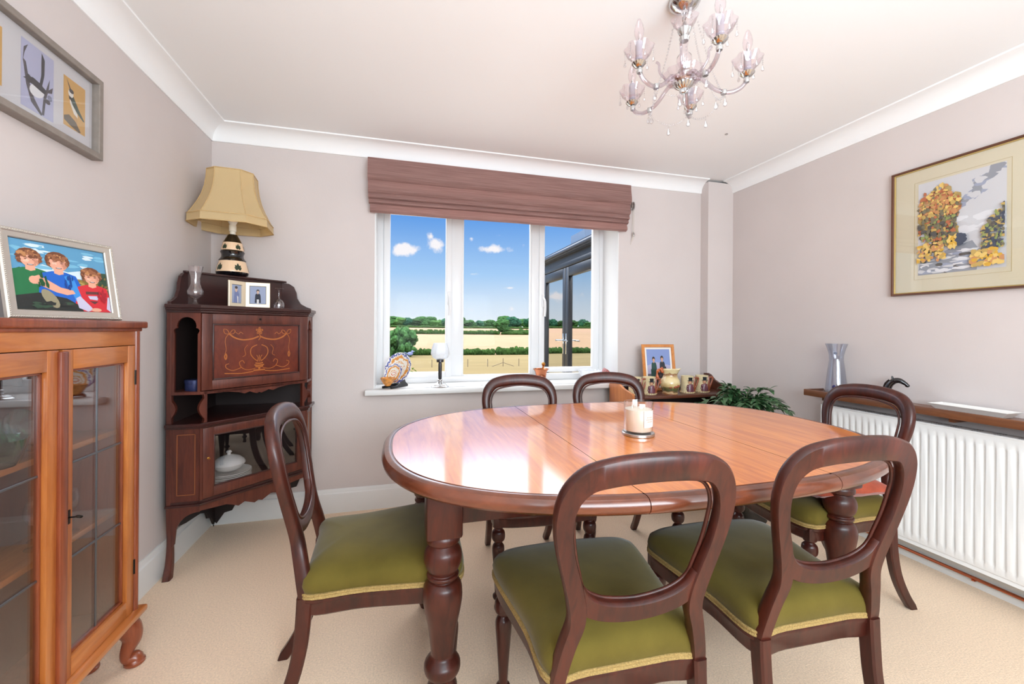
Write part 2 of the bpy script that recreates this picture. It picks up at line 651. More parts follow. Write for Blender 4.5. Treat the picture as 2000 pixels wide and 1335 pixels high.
# white plaster lining of the window reveal
bm = nbm()
box(bm, WX0, YB - .002, WZ0 + .03, WX0 + .006, YW + .02, WZ1)
box(bm, WX1 - .006, YB - .002, WZ0 + .03, WX1, YW + .02, WZ1)
box(bm, WX0, YB - .002, WZ1 - .006, WX1, YW + .02, WZ1)
struct('trim_1', bm, GLOSSW, smooth=0)


def coving(name, path, inward):
    """concave plaster coving: profile in (inward distance, drop)"""
    prof = [(0, .092), (.006, .092), (.008, .084)]
    for k in range(9):
        a = pi / 2 * k / 8
        prof.append((.008 + .082 * (1 - cos(a)), .084 - .074 * sin(a)))
    prof += [(.1, .008), (.1, 0), (0, 0)]
    bm = nbm()
    (ax, ay), (bx, by) = path
    ix, iy = inward
    va = [bm.verts.new((ax + ix * u, ay + iy * u, ZC - d)) for u, d in prof]
    vb = [bm.verts.new((bx + ix * u, by + iy * u, ZC - d)) for u, d in prof]
    n = len(prof)
    for i in range(n):
        bm.faces.new((va[i], va[(i + 1) % n], vb[(i + 1) % n], vb[i]))
    bm.faces.new(va); bm.faces.new(vb)
    return struct(name, bm, WHITE, 30)


coving('trim_2', ((XL, YB), (2.365, YB)), (0, -1))
coving('trim_3', ((XL, YR), (XL, YB)), (1, 0))
coving('trim_4', ((XR, YR), (XR, 2.795)), (-1, 0))


def skirting(name, a, b, inward):
    prof = [(0, .15), (.006, .15), (.009, .14), (.011, .128), (.016, .122), (.018, .11), (.018, 0), (0, 0)]
    bm = nbm()
    va = [bm.verts.new((a[0] + inward[0] * u, a[1] + inward[1] * u, z)) for u, z in prof]
    vb = [bm.verts.new((b[0] + inward[0] * u, b[1] + inward[1] * u, z)) for u, z in prof]
    n = len(prof)
    for i in range(n):
        bm.faces.new((va[i], va[(i + 1) % n], vb[(i + 1) % n], vb[i]))
    bm.faces.new(va); bm.faces.new(vb)
    return struct(name, bm, GLOSSW, 30)


skirting('baseboard_back', (XL, YB), (2.365, YB), (0, -1))
skirting('baseboard_left', (XL, YR), (XL, YB), (1, 0))
skirting('baseboard_right', (XR, YR), (XR, 2.795), (-1, 0))
skirting('baseboard_corner', (2.365, 2.795), (XR, 2.795), (0, -1))

# faint scratch line and hook in the ceiling
bm = nbm()
box(bm, 1.92, 2.12, ZC - .006, 1.932, 2.132, ZC)
struct('trim_5', bm, PEWTER, 0)

# sill board
bm = nbm()
box(bm, -.215, 2.80, .75, 1.60, YB, .785, .008)
box(bm, WX0 + .002, YB - .02, .75, WX1 - .008, YW + .05, .785)
struct('trim_6', bm, GLOSSW, 40)

# window: frame, two side casements, fixed centre pane
win = bpy.data.objects.new('window_1', None)
COL.objects.link(win)
win['kind'] = 'structure'


def frame_rect(bm, x0, z0, x1, z1, wl, wr, wb, wt, y0, y1, bev=.004):
    box(bm, x0, y0, z0, x0 + wl, y1, z1, bev)
    box(bm, x1 - wr, y0, z0, x1, y1, z1, bev)
    box(bm, x0 + wl, y0, z0, x1 - wr, y1, z0 + wb, bev)
    box(bm, x0 + wl, y0, z1 - wt, x1 - wr, y1, z1, bev)


bm = nbm()
frame_rect(bm, WX0, .785, WX1 - .006, WZ1, .055, .05, .045, .06, YW, YW + .07)
box(bm, .372, YW, .83, .452, YW + .07, WZ1, .004)
box(bm, 1.0, YW, .83, 1.075, YW + .07, WZ1, .004)
obj('window_frame', bm, UPVC, win)
bm = nbm()
for (x0, x1, z0) in ((-.115, .372, .825), (1.06, 1.566, .845)):
    frame_rect(bm, x0, z0, x1, 2.06, .045, .045, .04, .05, YW - .014, YW + .02)
objs('casement', bm, UPVC, win)
bm = nbm()
frame_rect(bm, .452, .824, 1.0, 2.06, .012, .012, .014, .03, YW + .004, YW + .02, .002)
obj('glazing_bead', bm, UPVC, win)
for x0, x1, z0 in ((-.075, .334, .86), (.46, .992, .834), (1.1, 1.526, .88)):
    bm = nbm()
    box(bm, x0, YW + .028, z0, x1, YW + .032, 2.03)
    obj('pane', bm, PANE, win, 0)
for hx in (.352, 1.092):
    bm = nbm()
    box(bm, hx - .01, YW - .026, 1.36, hx + .01, YW - .014, 1.46, .004)
    sweep(bm, crom([(hx, YW - .03, 1.43), (hx + .004, YW - .052, 1.40), (hx + .006, YW - .05, 1.34), (hx + .004, YW - .044, 1.285)], 5), rsec(.016, .01))
    obj('casement_handle', bm, UPVC, win)
bm = nbm()
box(bm, 1.585, YW - .006, .785, WX1 - .006, YW, 2.08)
obj('cover_strip', bm, UPVC, win, 0)

# ------------------------------------------------------------------ roman blind
bl = thing('roman_blind', 'mauve linen roman blind pulled up in folds above the window', 'blind', (.74, YB, 0))
bx0, bx1 = -.945, .935
for nm, z0, z1, yf, dx in (('headrail_flap', 2.13, 2.272, -.085, 0), ('fold', 2.052, 2.15, -.072, .002), ('fold', 2.016, 2.075, -.062, .004), ('fold', 1.986, 2.04, -.053, .007), ('fold', 1.932, 2.01, -.046, .014)):
    bm = nbm()
    nx, nzv = 40, 8
    g = []
    for i in range(nx + 1):
        x = bx0 + dx + (bx1 - bx0 - 2 * dx) * i / nx
        row = []
        for k in range(nzv + 1):
            z = z0 + (z1 - z0) * k / nzv
            wv = .0015 * sin(x * 9 + z0 * 50) * (1 - k / nzv)
            fz = 1 - k / nzv
            bulge = -.014 * sin(pi * min(1, fz) ** 2.2 * .82) + (.016 if k == 0 else 0)
            row.append(bm.verts.new((x, yf + bulge + wv, z + .0015 * sin(x * 7 + z0 * 30) * (1 - k / nzv))))
        g.append(row)
    for i in range(nx):
        for k in range(nzv):
            bm.faces.new((g[i][k], g[i + 1][k], g[i + 1][k + 1], g[i][k + 1]))
    bmesh.ops.solidify(bm, geom=bm.faces[:], thickness=.006)
    obj(nm, bm, BLIND, bl, 60)
bm = nbm()
box(bm, bx0, -.08, 2.262, bx1, 0, 2.275)
box(bm, bx0, -.082, 2.13, bx0 + .004, 0, 2.262)
box(bm, bx1 - .004, -.082, 2.13, bx1, 0, 2.262)
obj('headrail', bm, BLIND, bl, 0)
bm = nbm()
lathe(bm, [(0, -.012), (.03, -.012), (.034, -.006), (.03, 0), (.022, .002), (.03, .004), (.034, .01), (.03, .016), (0, .016)], 24, mat=M.Translation((.975, -.03, 2.135)) @ M.Rotation(pi / 2, 4, 'Y') @ M.Rotation(R(15), 4, 'X'))
tube(bm, [(.93, -.03, 2.14), (.965, -.03, 2.14)], .004, 8)
obj('winder', bm, PEWTER, bl)
bm = nbm()
tube(bm, [(.992, -.03, 2.13), (.995, -.028, 2.0), (.993, -.028, 1.9), (.985, -.026, 1.87)], .0016, 6)
tube(bm, [(.985, -.03, 2.11), (.982, -.028, 1.98), (.986, -.027, 1.9), (.972, -.02, 1.84)], .0016, 6)
obj('cord', bm, pmat('blind_cord', C(206, 198, 184), .7), bl)
bm = nbm()
lathe(bm, [(0, 0), (.008, .002), (.009, .02), (.005, .03), (0, .031)], 12, (.993, -.028, 1.905))
obj('cord_toggle', bm, PEWTER, bl)

# ------------------------------------------------------------------ dining table
TX, TY, TA, TB, TN, TZ = .873, 1.479, .929, .632, 2.56, .785
table = thing('dining_table', 'oval extending mahogany dining table with turned legs in the room centre', 'table', (TX, TY, 0))
SEAM = (.575 - TX, 1.168 - TX)


def oval(a, b, t):
    c, s = cos(t), sin(t)
    return (a * math.copysign(abs(c) ** (2 / TN), c), b * math.copysign(abs(s) ** (2 / TN), s))


def tab_ring(inset, which):
    a, b = TA - inset, TB - inset
    tx = lambda x: math.acos(max(-1, min(1, math.copysign((abs(x) / a) ** (TN / 2), x))))
    g = .0012
    if which == 0:                                         # left D end
        t0 = tx(SEAM[0] - g)
        return [oval(a, b, t0 + (2 * pi - 2 * t0) * i / 64) for i in range(65)]
    if which == 2:
        t0 = tx(SEAM[1] + g)
        return [oval(a, b, -t0 + 2 * t0 * i / 64) for i in range(65)]
    ta, tb = tx(SEAM[1] - g), tx(SEAM[0] + g)
    up = [oval(a, b, ta + (tb - ta) * i / 32) for i in range(33)]
    return up + [(x, -y) for x, y in up[::-1]]


TOPP = [(.034, 0), (.0325, -.0025), (.029, -.0028), (.0275, -.0002), (.02, .0), (.009, -.004), (.002, -.013), (0, -.023), (.003, -.034), (.011, -.042), (.022, -.045), (.06, -.045)]
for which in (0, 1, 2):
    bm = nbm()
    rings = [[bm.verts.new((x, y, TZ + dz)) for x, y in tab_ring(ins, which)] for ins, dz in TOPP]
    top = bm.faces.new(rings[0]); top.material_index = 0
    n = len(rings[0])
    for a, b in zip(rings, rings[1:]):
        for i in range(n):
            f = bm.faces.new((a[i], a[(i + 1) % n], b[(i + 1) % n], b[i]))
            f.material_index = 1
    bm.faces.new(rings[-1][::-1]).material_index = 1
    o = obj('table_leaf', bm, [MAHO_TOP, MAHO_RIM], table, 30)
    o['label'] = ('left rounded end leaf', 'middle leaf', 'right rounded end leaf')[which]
bm = nbm()
for sy in (-1, 1):
    box(bm, -.72, sy * .24 - .012, .605, .72, sy * .24 + .012, .74, .003)
for sx in (-1, 1):
    box(bm, sx * .765 - .012, -.24, .605, sx * .765 + .012, .24, .74, .003)
objs('apron', bm, MAHO_DK, table)
bm = nbm()
for sx in (-.35, .35):
    box(bm, sx - .02, -.228, .69, sx + .02, .228, .74)
objs('cross_bearer', bm, MAHO_DK, table)


def turned(bm, prof, at, n=28):
    pts = crom([(r, 0, z) for r, z in prof], 5)
    lathe(bm, [(max(p.x, 0), p.z) for p in pts], n, at)


LEGP = [(.02, .0), (.03, .03), (.026, .06), (.036, .085), (.042, .1), (.044, .128), (.036, .15), (.036, .158), (.046, .166), (.053, .18), (.052, .198), (.042, .212), (.034, .222), (.034, .235),
        (.042, .30), (.053, .355), (.058, .395), (.055, .425), (.045, .44), (.038, .445), (.046, .452), (.047, .46), (.04, .466), (.05, .482), (.056, .505), (.053, .528), (.042, .545), (.04, .55), (.049, .557), (.05, .57), (.046, .58)]
for lx, ly in ((-.745, -.235), (-.76, .33), (.8, -.235), (.8, .33)):
    bm = nbm()
    turned(bm, LEGP, (lx, ly, 0))
    box(bm, lx - .052, ly - .052, .578, lx + .052, ly + .052, .741, .008)
    lg = obj('leg', bm, MAHO, table)
    bm = nbm()
    lathe(bm, [(0, 0.0), (.02, .002), (.024, .018), (.02, .03), (0, .03)], 16, (lx, ly, 0))
    obj('castor', bm, BRASS, lg)

# ------------------------------------------------------------------ balloon-back chairs


def make_chair(label):
    t = thing('dining_chair', label, 'chair', group='balloon back dining chairs')
    yl = lambda x, z: -(z - .42) * .19 - .018 * max(0, 1 - (x / .19) ** 2) * max(0, (z - .5) / .42)
    half = [(.176, .385, .034, .036), (.173, .43, .034, .036), (.158, .50, .036, .034), (.143, .555, .04, .032), (.146, .60, .042, .03), (.160, .655, .04, .029), (.176, .71, .038, .028), (.1865, .765, .041, .028),
            (.187, .81, .045, .028), (.174, .852, .052, .028), (.142, .884, .057, .028), (.09, .898, .06, .028), (.04, .903, .061, .028)]
    seq = half + [(0, .904, .061, .028)] + [(-x, z, w, d) for x, z, w, d in half[::-1]]
    pc = crom([(x, yl(x, z), z) for x, z, w, d in seq], 5)
    wd = crom([(w, d, 0) for x, z, w, d in seq], 5)
    bn = V((0, cos(R(10.8)), sin(R(10.8))))

    def hoopsec(w, d):
        # flat at the back, softly domed to the front
        out = [(-w / 2, -d * .3), (-w * .42, -d / 2), (w * .42, -d / 2), (w / 2, -d * .3), (w / 2, d * .12)]
        for k in range(1, 7):
            a = pi * k / 7
            out.append((w / 2 * cos(a), d * .12 + d * .5 * sin(a)))
        out.append((-w / 2, d * .12))
        return out
    bm = nbm()
    sweep(bm, pc, [hoopsec(w.x, w.y) for w in wd], normal=bn)
    obj('balloon_back', bm, MAHO, t, 50)
    # lower rail closing the balloon
    cr = [(.152, .632), (.13, .60), (.095, .578), (.05, .566), (0, .562)]
    cs = cr + [(-x, z) for x, z in cr[-2::-1]]
    bm = nbm()
    sweep(bm, crom([(x, yl(x, z) + .001, z) for x, z in cs], 5), hoopsec(.044, .024), normal=bn)
    obj('lower_rail', bm, MAHO, t, 50)
    # moulded bead round the inside of the opening (front face)
    inn = [(.0, .584), (.05, .589), (.09, .60), (.124, .624), (.138, .665), (.151, .715), (.158, .765), (.158, .80), (.144, .834), (.115, .855), (.06, .866), (0, .870)]
    loop = inn + [(-x, z) for x, z in inn[-2:0:-1]]
    bm = nbm()
    tube(bm, crom([V((x * 1.012, yl(x, z), z + (.002 if z > .73 else -.002))) + bn * .0125 for x, z in loop], 4, closed=True), .0045, 8, closed=True)
    obj('bead', bm, MAHO, t, 60)
    # seat: serpentine front, domed velvet
    def outline(ins, n=14):
        fx, rx, fy, ry = .238 - ins, .192 - ins, .452 - ins, .004 + ins * .6
        pts = []
        key = [(-rx, ry), (-rx * .5, ry - .004), (rx * .5, ry - .004), (rx, ry), (rx + (fx - rx) * .3 - .003, ry + (fy - ry) * .35), (fx - .002, fy - .075), (fx - .012, fy - .022), (fx - .05, fy + .002), (fx * .4, fy + .012), (0, fy + .016),
               (-fx * .4, fy + .012), (-fx + .05, fy + .002), (-fx + .012, fy - .022), (-fx + .002, fy - .075), (-rx - (fx - rx) * .3 + .003, ry + (fy - ry) * .35)]
        return [(p.x, p.y) for p in crom([(x, y, 0) for x, y in key], 5, closed=True)]
    def rings(bm, lst, captop=True):
        rr = []
        for ins, z in lst:
            rr.append([bm.verts.new((x, y, z)) for x, y in outline(ins)])
        n = len(rr[0])
        for a, b in zip(rr, rr[1:]):
            for i in range(n):
                bm.faces.new((a[i], a[(i + 1) % n], b[(i + 1) % n], b[i]))
        bm.faces.new(rr[0][::-1])
        bm.faces.new(rr[-1])
    bm = nbm()
    rings(bm, [(.004, .412), (-.002, .425), (-.005, .442), (-.001, .46), (.012, .474), (.035, .484), (.07, .492), (.11, .497), (.15, .499)])
    obj('seat', bm, VELVET, t, 60)
    bm = nbm()
    rings(bm, [(.0, .408), (-.006, .409), (-.0065, .413), (-.004, .4155), (-.0065, .418), (-.006, .423), (0, .424)])
    obj('braid', bm, GIMP, t, 60)
    bm = nbm()
    rings(bm, [(.012, .352), (.006, .358), (.004, .39), (-.001, .396), (-.001, .404), (.004, .409)])
    obj('seat_rail', bm, MAHO_DK, t, 40)
    LP = [(.014, 0), (.016, .012), (.013, .03), (.012, .04), (.021, .05), (.022, .062), (.014, .07), (.014, .08), (.017, .13), (.022, .2), (.026, .25), (.024, .27), (.016, .282), (.016, .286), (.026, .296), (.029, .313), (.026, .33), (.017, .34), (.017, .345), (.024, .35), (.024, .357)]
    for s in (-1, 1):
        bm = nbm()
        turned(bm, LP, (s * .205, .415, 0), 20)
        box(bm, s * .205 - .025, .39, .355, s * .205 + .025, .44, .405, .004)
        obj('leg', bm, MAHO_DK, t)
        bm = nbm()
        pth = [(s * .176, .0, .408), (s * .176, -.004, .34), (s * .174, -.014, .25), (s * .171, -.04, .15), (s * .168, -.085, .06), (s * .166, -.128, 0)]
        pp = crom(pth, 4)
        n = len(pp)
        secs = [rsec(.034 - .006 * i / n, .042 - .008 * i / n, .15, 1) for i in range(n)]
        sweep(bm, pp, secs, normal=(0, 1, .2))
        for v in bm.verts:
            if v.co.z < .012:
                v.co.z = 0.0
        obj('leg', bm, MAHO_DK, t, 35)
    return t


CH = [(-.265, 1.49, -88, 'mahogany balloon back chair with green velvet seat at the left end of the table'),
      (.512, .85, -2, 'mahogany balloon back chair with green seat, back to camera, left of the near pair'),
      (1.066, .85, -2, 'mahogany balloon back chair with green seat, back to camera, right of the near pair'),
      (2.02, 1.455, 84, 'mahogany balloon back chair holding a rust red cushion in front of the radiator'),
      (.634, 2.115, 177, 'mahogany balloon back chair on the window side of the table below the copper mortar'),
      (1.16, 2.125, 166, 'mahogany balloon back chair on the window side beside the bureau with the jugs')]
ch0 = make_chair(CH[0][3])
for i, (x, y, a, lb) in enumerate(CH):
    c = ch0 if i == 0 else dup(ch0, label=lb)
    c.location = (x, y, 0)
    c.rotation_euler = (0, 0, R(a))

# cushion lying on the far right chair
bm = nbm()
g = 14
for side in (1, -1):
    vs = {}
    for i in range(g + 1):
        for k in range(g + 1):
            u, w = i / g * 2 - 1, k / g * 2 - 1
            puff = (max(0, 1 - abs(u) ** 2.6) * max(0, 1 - abs(w) ** 2.6)) ** .55
            pin = 1 - .07 * (1 - (abs(u) * abs(w)) ** 2)
            vs[i, k] = bm.verts.new((u * .19 * pin, w * .19 * pin, side * .042 * puff + .004 * mnoise.noise(V((u * 3, w * 3, side)))))
    for i in range(g):
        for k in range(g):
            bm.faces.new((vs[i, k], vs[i + 1, k], vs[i + 1, k + 1], vs[i, k + 1]))
bmesh.ops.remove_doubles(bm, verts=bm.verts[:], dist=.003)
cu = obj('seat_cushion', bm, RED_CUSH, None, 80)
cu.location = (1.765, 1.44, .548)
cu.scale = (1.16, 1.16, 1.2)
cu.rotation_euler = (R(2), R(-2), R(88))
tag(cu, 'rust red square cushion lying on the chair in front of the radiator', 'cushion')

# ------------------------------------------------------------------ candle on the table
cx, cy = .877, 1.402
bm = nbm()
lathe(bm, [(0, 0), (.058, 0), (.06, .002), (.06, .010), (.058, .012), (.0, .012)], 40, (cx, cy, TZ))
tag(obj('metal_coaster', bm, PEWTER), 'round silver metal coaster under the candle jar on the table', 'coaster')
cd = thing('candle', 'white scented candle in a clear glass jar standing on a silver coaster', 'candle', (cx, cy, TZ + .012))
bm = nbm()
lathe(bm, [(0, 0), (.05, 0), (.053, .004), (.053, .112), (.0525, .1135), (.0512, .1135), (.0508, .112), (.0508, .009), (.049, .006), (0, .006)], 40, cap=False)
obj('jar', bm, GLASS, cd)
bm = nbm()
lathe(bm, [(0, .0065), (.0475, .0065), (.0498, .01), (.0498, .086), (.047, .0875), (0, .0875)], 40)
obj('wax', bm, pmat('candle_wax', C(236, 226, 210), .5, sub=.25), cd)
for wx, wy in ((-.022, .008), (.02, -.012), (.004, .022)):
    bm = nbm()
    tube(bm, [(wx, wy, .087), (wx + .0008, wy, .094), (wx, wy, .1)], .0016, 6)
    obj('wick', bm, PAPER, cd)
LAB = pmat('label_paper', C(232, 226, 228), .7)
LABT = pmat('label_text', C(206, 170, 146), .7)
bm = nbm()
za = atan2(-cy, -cx) + R(52)      # the label faces right of the camera
rr = .0533
def cyl_patch(bm, a0, a1, z0, z1, r, mi=0, n=8):
    va = [(bm.verts.new((r * cos(a0 + (a1 - a0) * i / n), r * sin(a0 + (a1 - a0) * i / n), z0)), bm.verts.new((r * cos(a0 + (a1 - a0) * i / n), r * sin(a0 + (a1 - a0) * i / n), z1))) for i in range(n + 1)]
    for p, q in zip(va, va[1:]):
        bm.faces.new((p[0], q[0], q[1], p[1])).material_index = mi
cyl_patch(bm, za - .5, za + .5, .025, .086, rr)
for k, (zz, wl) in enumerate(((.060, .3), (.052, .34), (.044, .26))):
    for q in range(5):
        a = za - wl + 2 * wl * q / 5
        cyl_patch(bm, a, a + wl * .3, zz, zz + .004, rr + .0003, 1, 2)
for zz in (.0285, .0822):
    cyl_patch(bm, za - .45, za + .45, zz, zz + .0008, rr + .0003, 1)
for a in (za - .45, za + .44):
    cyl_patch(bm, a, a + .012, .029, .082, rr + .0003, 1, 1)
obj('label', bm, [LAB, LABT], cd, 60, recalc=False)

# ------------------------------------------------------------------ glazed bookcase on the left wall
BX, BY = -.985, 1.41
bk = thing('glazed_bookcase', 'golden wood bookcase with two leaded glass doors against the left wall', 'bookcase', (BX, BY, 0))
bm = nbm()
for y0, y1 in ((-.355, -.335), (.335, .355)):
    box(bm, -.095, y0, .185, .094, y1, 1.175)
box(bm, -.095, -.335, .185, .07, .335, .20)
box(bm, -.095, -.335, 1.10, .07, .335, 1.115)
obj('carcass', bm, OAK_R, bk, 0)
bm = nbm()
box(bm, -.097, -.335, .2, -.088, .335, 1.10)
obj('back_panel', bm, INWOOD, bk, 0)
bm = nbm()
for k in range(1):
    prof = [(.094, 1.172), (.108, 1.176), (.118, 1.182), (.122, 1.19), (.118, 1.198), (.108, 1.2)]
    box(bm, -.1, -.375, 1.176, .112, .375, 1.2, .005)
    box(bm, -.1, -.365, 1.165, .1, .365, 1.178, .004)
obj('top_board', bm, OAK_R, bk)
bm = nbm()
box(bm, .074, -.335, 1.118, .093, .335, 1.168, .001)
obj('frieze_rail', bm, OAK_H, bk)
bm = nbm()
for y in (-.345, .345):
    sweep(bm, [(.09, y, .19), (.09, y, 1.168)], circ(.011, 12))
objs('corner_moulding', bm, OAK_R, bk)
bm = nbm()
box(bm, -.1, -.375, .168, .118, .375, .19, .007)
box(bm, -.095, -.36, .155, .1, .36, .17, .003)
obj('base_moulding', bm, OAK_H, bk)
for z in (.535, .81):
    bm = nbm()
    box(bm, -.088, -.335, z, .045, .335, z + .018, .003)
    obj('shelf', bm, OAK_H, bk)
GZ0, GZ1 = .245, 1.06
for s, nm in ((1, 'right door'), (-1, 'left door')):
    ya, yb = (.012, .334) if s > 0 else (-.334, -.002)
    dr = bpy.data.objects.new('glazed_door', None)
    COL.objects.link(dr)
    dr.parent = bk
    bm = nbm()
    sw = .038
    box(bm, .074, ya, .192, .094, ya + sw, 1.116, .002)
    box(bm, .074, yb - sw, .192, .094, yb, 1.116, .002)
    objs('stile', bm, OAK, dr)
    bm = nbm()
    box(bm, .075, ya + sw, .192, .0935, yb - sw, GZ0, .002)
    box(bm, .075, ya + sw, GZ1, .0935, yb - sw, 1.116, .002)
    objs('rail', bm, OAK_H, dr)
    bm = nbm()
    for (a, b, c, d) in ((ya + sw, ya + sw + .007, GZ0, GZ1), (yb - sw - .007, yb - sw, GZ0, GZ1), (ya + sw, yb - sw, GZ0, GZ0 + .007), (ya + sw, yb - sw, GZ1 - .007, GZ1)):
        box(bm, .07, a, c, .083, b, d, .002)
    obj('glazing_bead', bm, OAK_R, dr)
    bm = nbm()
    box(bm, .074, ya + sw, GZ0, .077, yb - sw, GZ1)
    obj('pane', bm, CABGLASS, dr, 0)
    bm = nbm()
    ym = (ya + yb) / 2
    box(bm, .0765, ym - .003, GZ0, .0795, ym + .003, GZ1, .001)
    for zz in (.518, .79):
        box(bm, .0765, ya + sw, zz - .003, .0797, yb - sw, zz + .003, .001)
    obj('lead_came', bm, LEAD, dr)
    bm = nbm()
    for zz in (.32, .98):
        yy = yb if s > 0 else ya
        lathe(bm, [(0, 0), (.004, 0), (.004, .05), (0, .05)], 8, (.094, yy, zz))
    objs('hinge', bm, IRON, dr)
bm = nbm()
box(bm, .09, -.008, .195, .104, .020, 1.112, .004)
obj('meeting_bead', bm, OAK_R, bk)
bm = nbm()
box(bm, .094, .024, .628, .096, .04, .668, .001)
tube(bm, [(.096, .032, .648), (.112, .032, .648)], .0022, 8)
tube(bm, crom([(.112, .032, .648), (.12, .026, .653), (.127, .032, .648), (.12, .038, .643)], 4, closed=True), .0018, 6, closed=True)
obj('key_escutcheon', bm, IRON, bk)


def cabriole(bm, x, y, dx, dy, h):
    pth = crom([(x, y, h), (x + dx * .020, y + dy * .020, h - .03), (x + dx * .028, y + dy * .028, h - .065), (x + dx * .012, y + dy * .012, h - .105), (x + dx * .012, y + dy * .012, h - .13), (x + dx * .034, y + dy * .034, .02), (x + dx * .036, y + dy * .036, .008)], 5)
    n = len(pth)
    rr = crom([(.034, 0, 0), (.034, 0, 0), (.028, 0, 0), (.019, 0, 0), (.016, 0, 0), (.024, 0, 0), (.024, 0, 0)], 5)
    sweep(bm, pth, [circ(q.x, 12) for q in rr])
    lathe(bm, [(0, 0), (.026, 0), (.03, .004), (.03, .011), (.026, .015), (.024, .02), (0, .024)], 16, (x + dx * .036, y + dy * .036, 0))


for sx, sy in ((1, 1), (1, -1), (-1, 1), (-1, -1)):
    bm = nbm()
    cabriole(bm, .068 * sx if sx > 0 else -.04, sy * .325, .7 * sx if sx > 0 else .0, .55 * sy, .158)
    obj('leg', bm, OAK_R, bk)

# things on the bookcase shelves
GREENG = glassmat('green_glass', (.55, .8, .62, 1), 1.5, .1)


def wineglass(label, loc, h=.14, group=None, flip=False):
    bm = nbm()
    p = [(0, 0), (.026, 0), (.028, .002), (.006, .006), (.0035, .012), (.0035, h * .45), (.006, h * .5), (.022, h * .58), (.029, h * .72), (.029, h * .86), (.025, h), (.024, h), (.0275, h * .86), (.0275, h * .72), (.02, h * .6), (0, h * .53)]
    if flip:
        p = [(r, h - z) for r, z in p]
    lathe(bm, p, 20, cap=False)
    o = obj('wine_glass', bm, CRYSTAL, None, 60)
    o.location = loc
    return tag(o, label, 'glass', group)


for i, (dy, dx) in enumerate(((.075, .0), (.13, -.03), (.16, .012))):
    wineglass('stemmed wine glass standing on the lower shelf behind the right bookcase door', (BX + dx, BY + dy, .553), .13, 'wine glasses on the bookcase lower shelf')
wineglass('stemmed wine glass on the lower shelf behind the left bookcase door', (BX, BY - .12, .553), .13)
bm = nbm()
lathe(bm, [(0, 0), (.05, 0), (.06, .004), (.066, .02), (.075, .05), (.078, .07), (.075, .07), (.071, .05), (.06, .02), (0, .012)], 24, cap=False, sq=lambda a, z: 1 + .03 * cos(8 * a))
o = obj('green_glass_bowl', bm, GREENG, None, 60); o.location = (BX + .0, BY - .09, .828)
tag(o, 'green glass bowl on the top shelf inside the left bookcase door', 'bowl')
bm = nbm()
lathe(bm, [(0, 0), (.038, 0), (.04, .004), (.012, .015), (.011, .05), (.03, .07), (.05, .1), (.054, .15), (.044, .17), (.042, .17), (.051, .15), (.047, .102), (.02, .075), (0, .07)], 20, cap=False)
tube(bm, crom([(.05, 0, .15), (.075, 0, .16), (.085, 0, .13), (.07, 0, .1), (.048, 0, .095)], 5), .006, 8)
o = obj('green_glass_jug', bm, GREENG, None, 60); o.location = (BX - .035, BY - .215, .828)
tag(o, 'tall green glass jug with loop handle behind the left bookcase door', 'jug')
bm = nbm()
lathe(bm, [(0, 0), (.045, 0), (.05, .01), (.035, .02), (.062, .045), (.063, .05), (.03, .028), (0, .022)], 24, mat=M.Rotation(R(68), 4, 'Y'), cap=False)
o = obj('green_glass_dish', bm, GREENG, None, 60); o.location = (BX - .045, BY + .035, .878)
tag(o, 'green glass dish standing on edge behind the right bookcase door', 'dish')


# ------------------------------------------------------------------ framed pictures
def frame_ring(bm, w, h, bw, prof):
    """mitred frame in the (x,z) plane, outer size w x h, facing -y; prof: (inset, -y depth)"""
    rings = []
    for ins, d in prof:
        hw, hh = w / 2 - ins, h / 2 - ins
        rings.append([bm.verts.new((sx * hw, -d, sz * hh)) for sx, sz in ((-1, -1), (1, -1), (1, 1), (-1, 1))])
    n = len(rings)
    for a in range(n):
        A, B_ = rings[a], rings[(a + 1) % n]
        for k in range(4):
            l = (k + 1) % 4
            bm.faces.new((A[k], A[l], B_[l], B_[k]))


def framed(t, w, h, bw, depth, fm, mount, art_shapes, art_mats, ax, az, aw, ah, glass=PICGLASS, bead=None, prof=None):
    bm = nbm()
    frame_ring(bm, w, h, bw, prof or [(0, 0), (0, depth * .75), (.003, depth), (bw * .7, depth * .92), (bw, depth * .6), (bw, 0)])
    obj('frame', bm, fm, t, 30)
    if bead:
        bm = nbm()
        frame_ring(bm, w - 2 * bw + .002, h - 2 * bw + .002, .004, [(0, depth * .3), (0, depth * .68), (.003, depth * .66), (.005, depth * .4)])
        obj('frame_slip', bm, bead, t, 30)
    bm = nbm()
    box(bm, -w / 2 + bw * .6, -depth * .35, -h / 2 + bw * .6, w / 2 - bw * .6, -.001, h / 2 - bw * .6)
    obj('mount', bm, mount, t, 0)
    for (px, pz, pw, ph, shapes, mats) in art_shapes:
        sh = [(mi, [(px + u * pw / 2, pz + v * ph / 2) for u, v in poly]) for mi, poly in shapes]
        bm = flat_art(sh, mats, .000012)
        o = obj('print', bm, mats, t, 0, recalc=False)
        o.location = (0, -depth * .35 - .0006, 0)
    if glass:
        bm = nbm()
        box(bm, -w / 2 + bw * .8, -depth * .56, -h / 2 + bw * .8, w / 2 - bw * .8, -depth * .54, h / 2 - bw * .8)
        obj('glazing', bm, glass, t, 0)


INK = {}


def ink(r, g, b):
    k = (r, g, b)
    if k not in INK:
        INK[k] = pmat('print_ink_%d_%d_%d' % k, C(r, g, b), .7)
    return INK[k]


FULL = [(-1, -1), (1, -1), (1, 1), (-1, 1)]


def clip(poly):
    return [(max(-1, min(1, u)), max(-1, min(1, v))) for u, v in poly]


def blob(r, cx, cy, rx, ry, n=9, j=.35):
    return clip([(cx + rx * cos(2 * pi * k / n) * (1 + r.uniform(-j, j)), cy + ry * sin(2 * pi * k / n) * (1 + r.uniform(-j, j))) for k in range(n)])


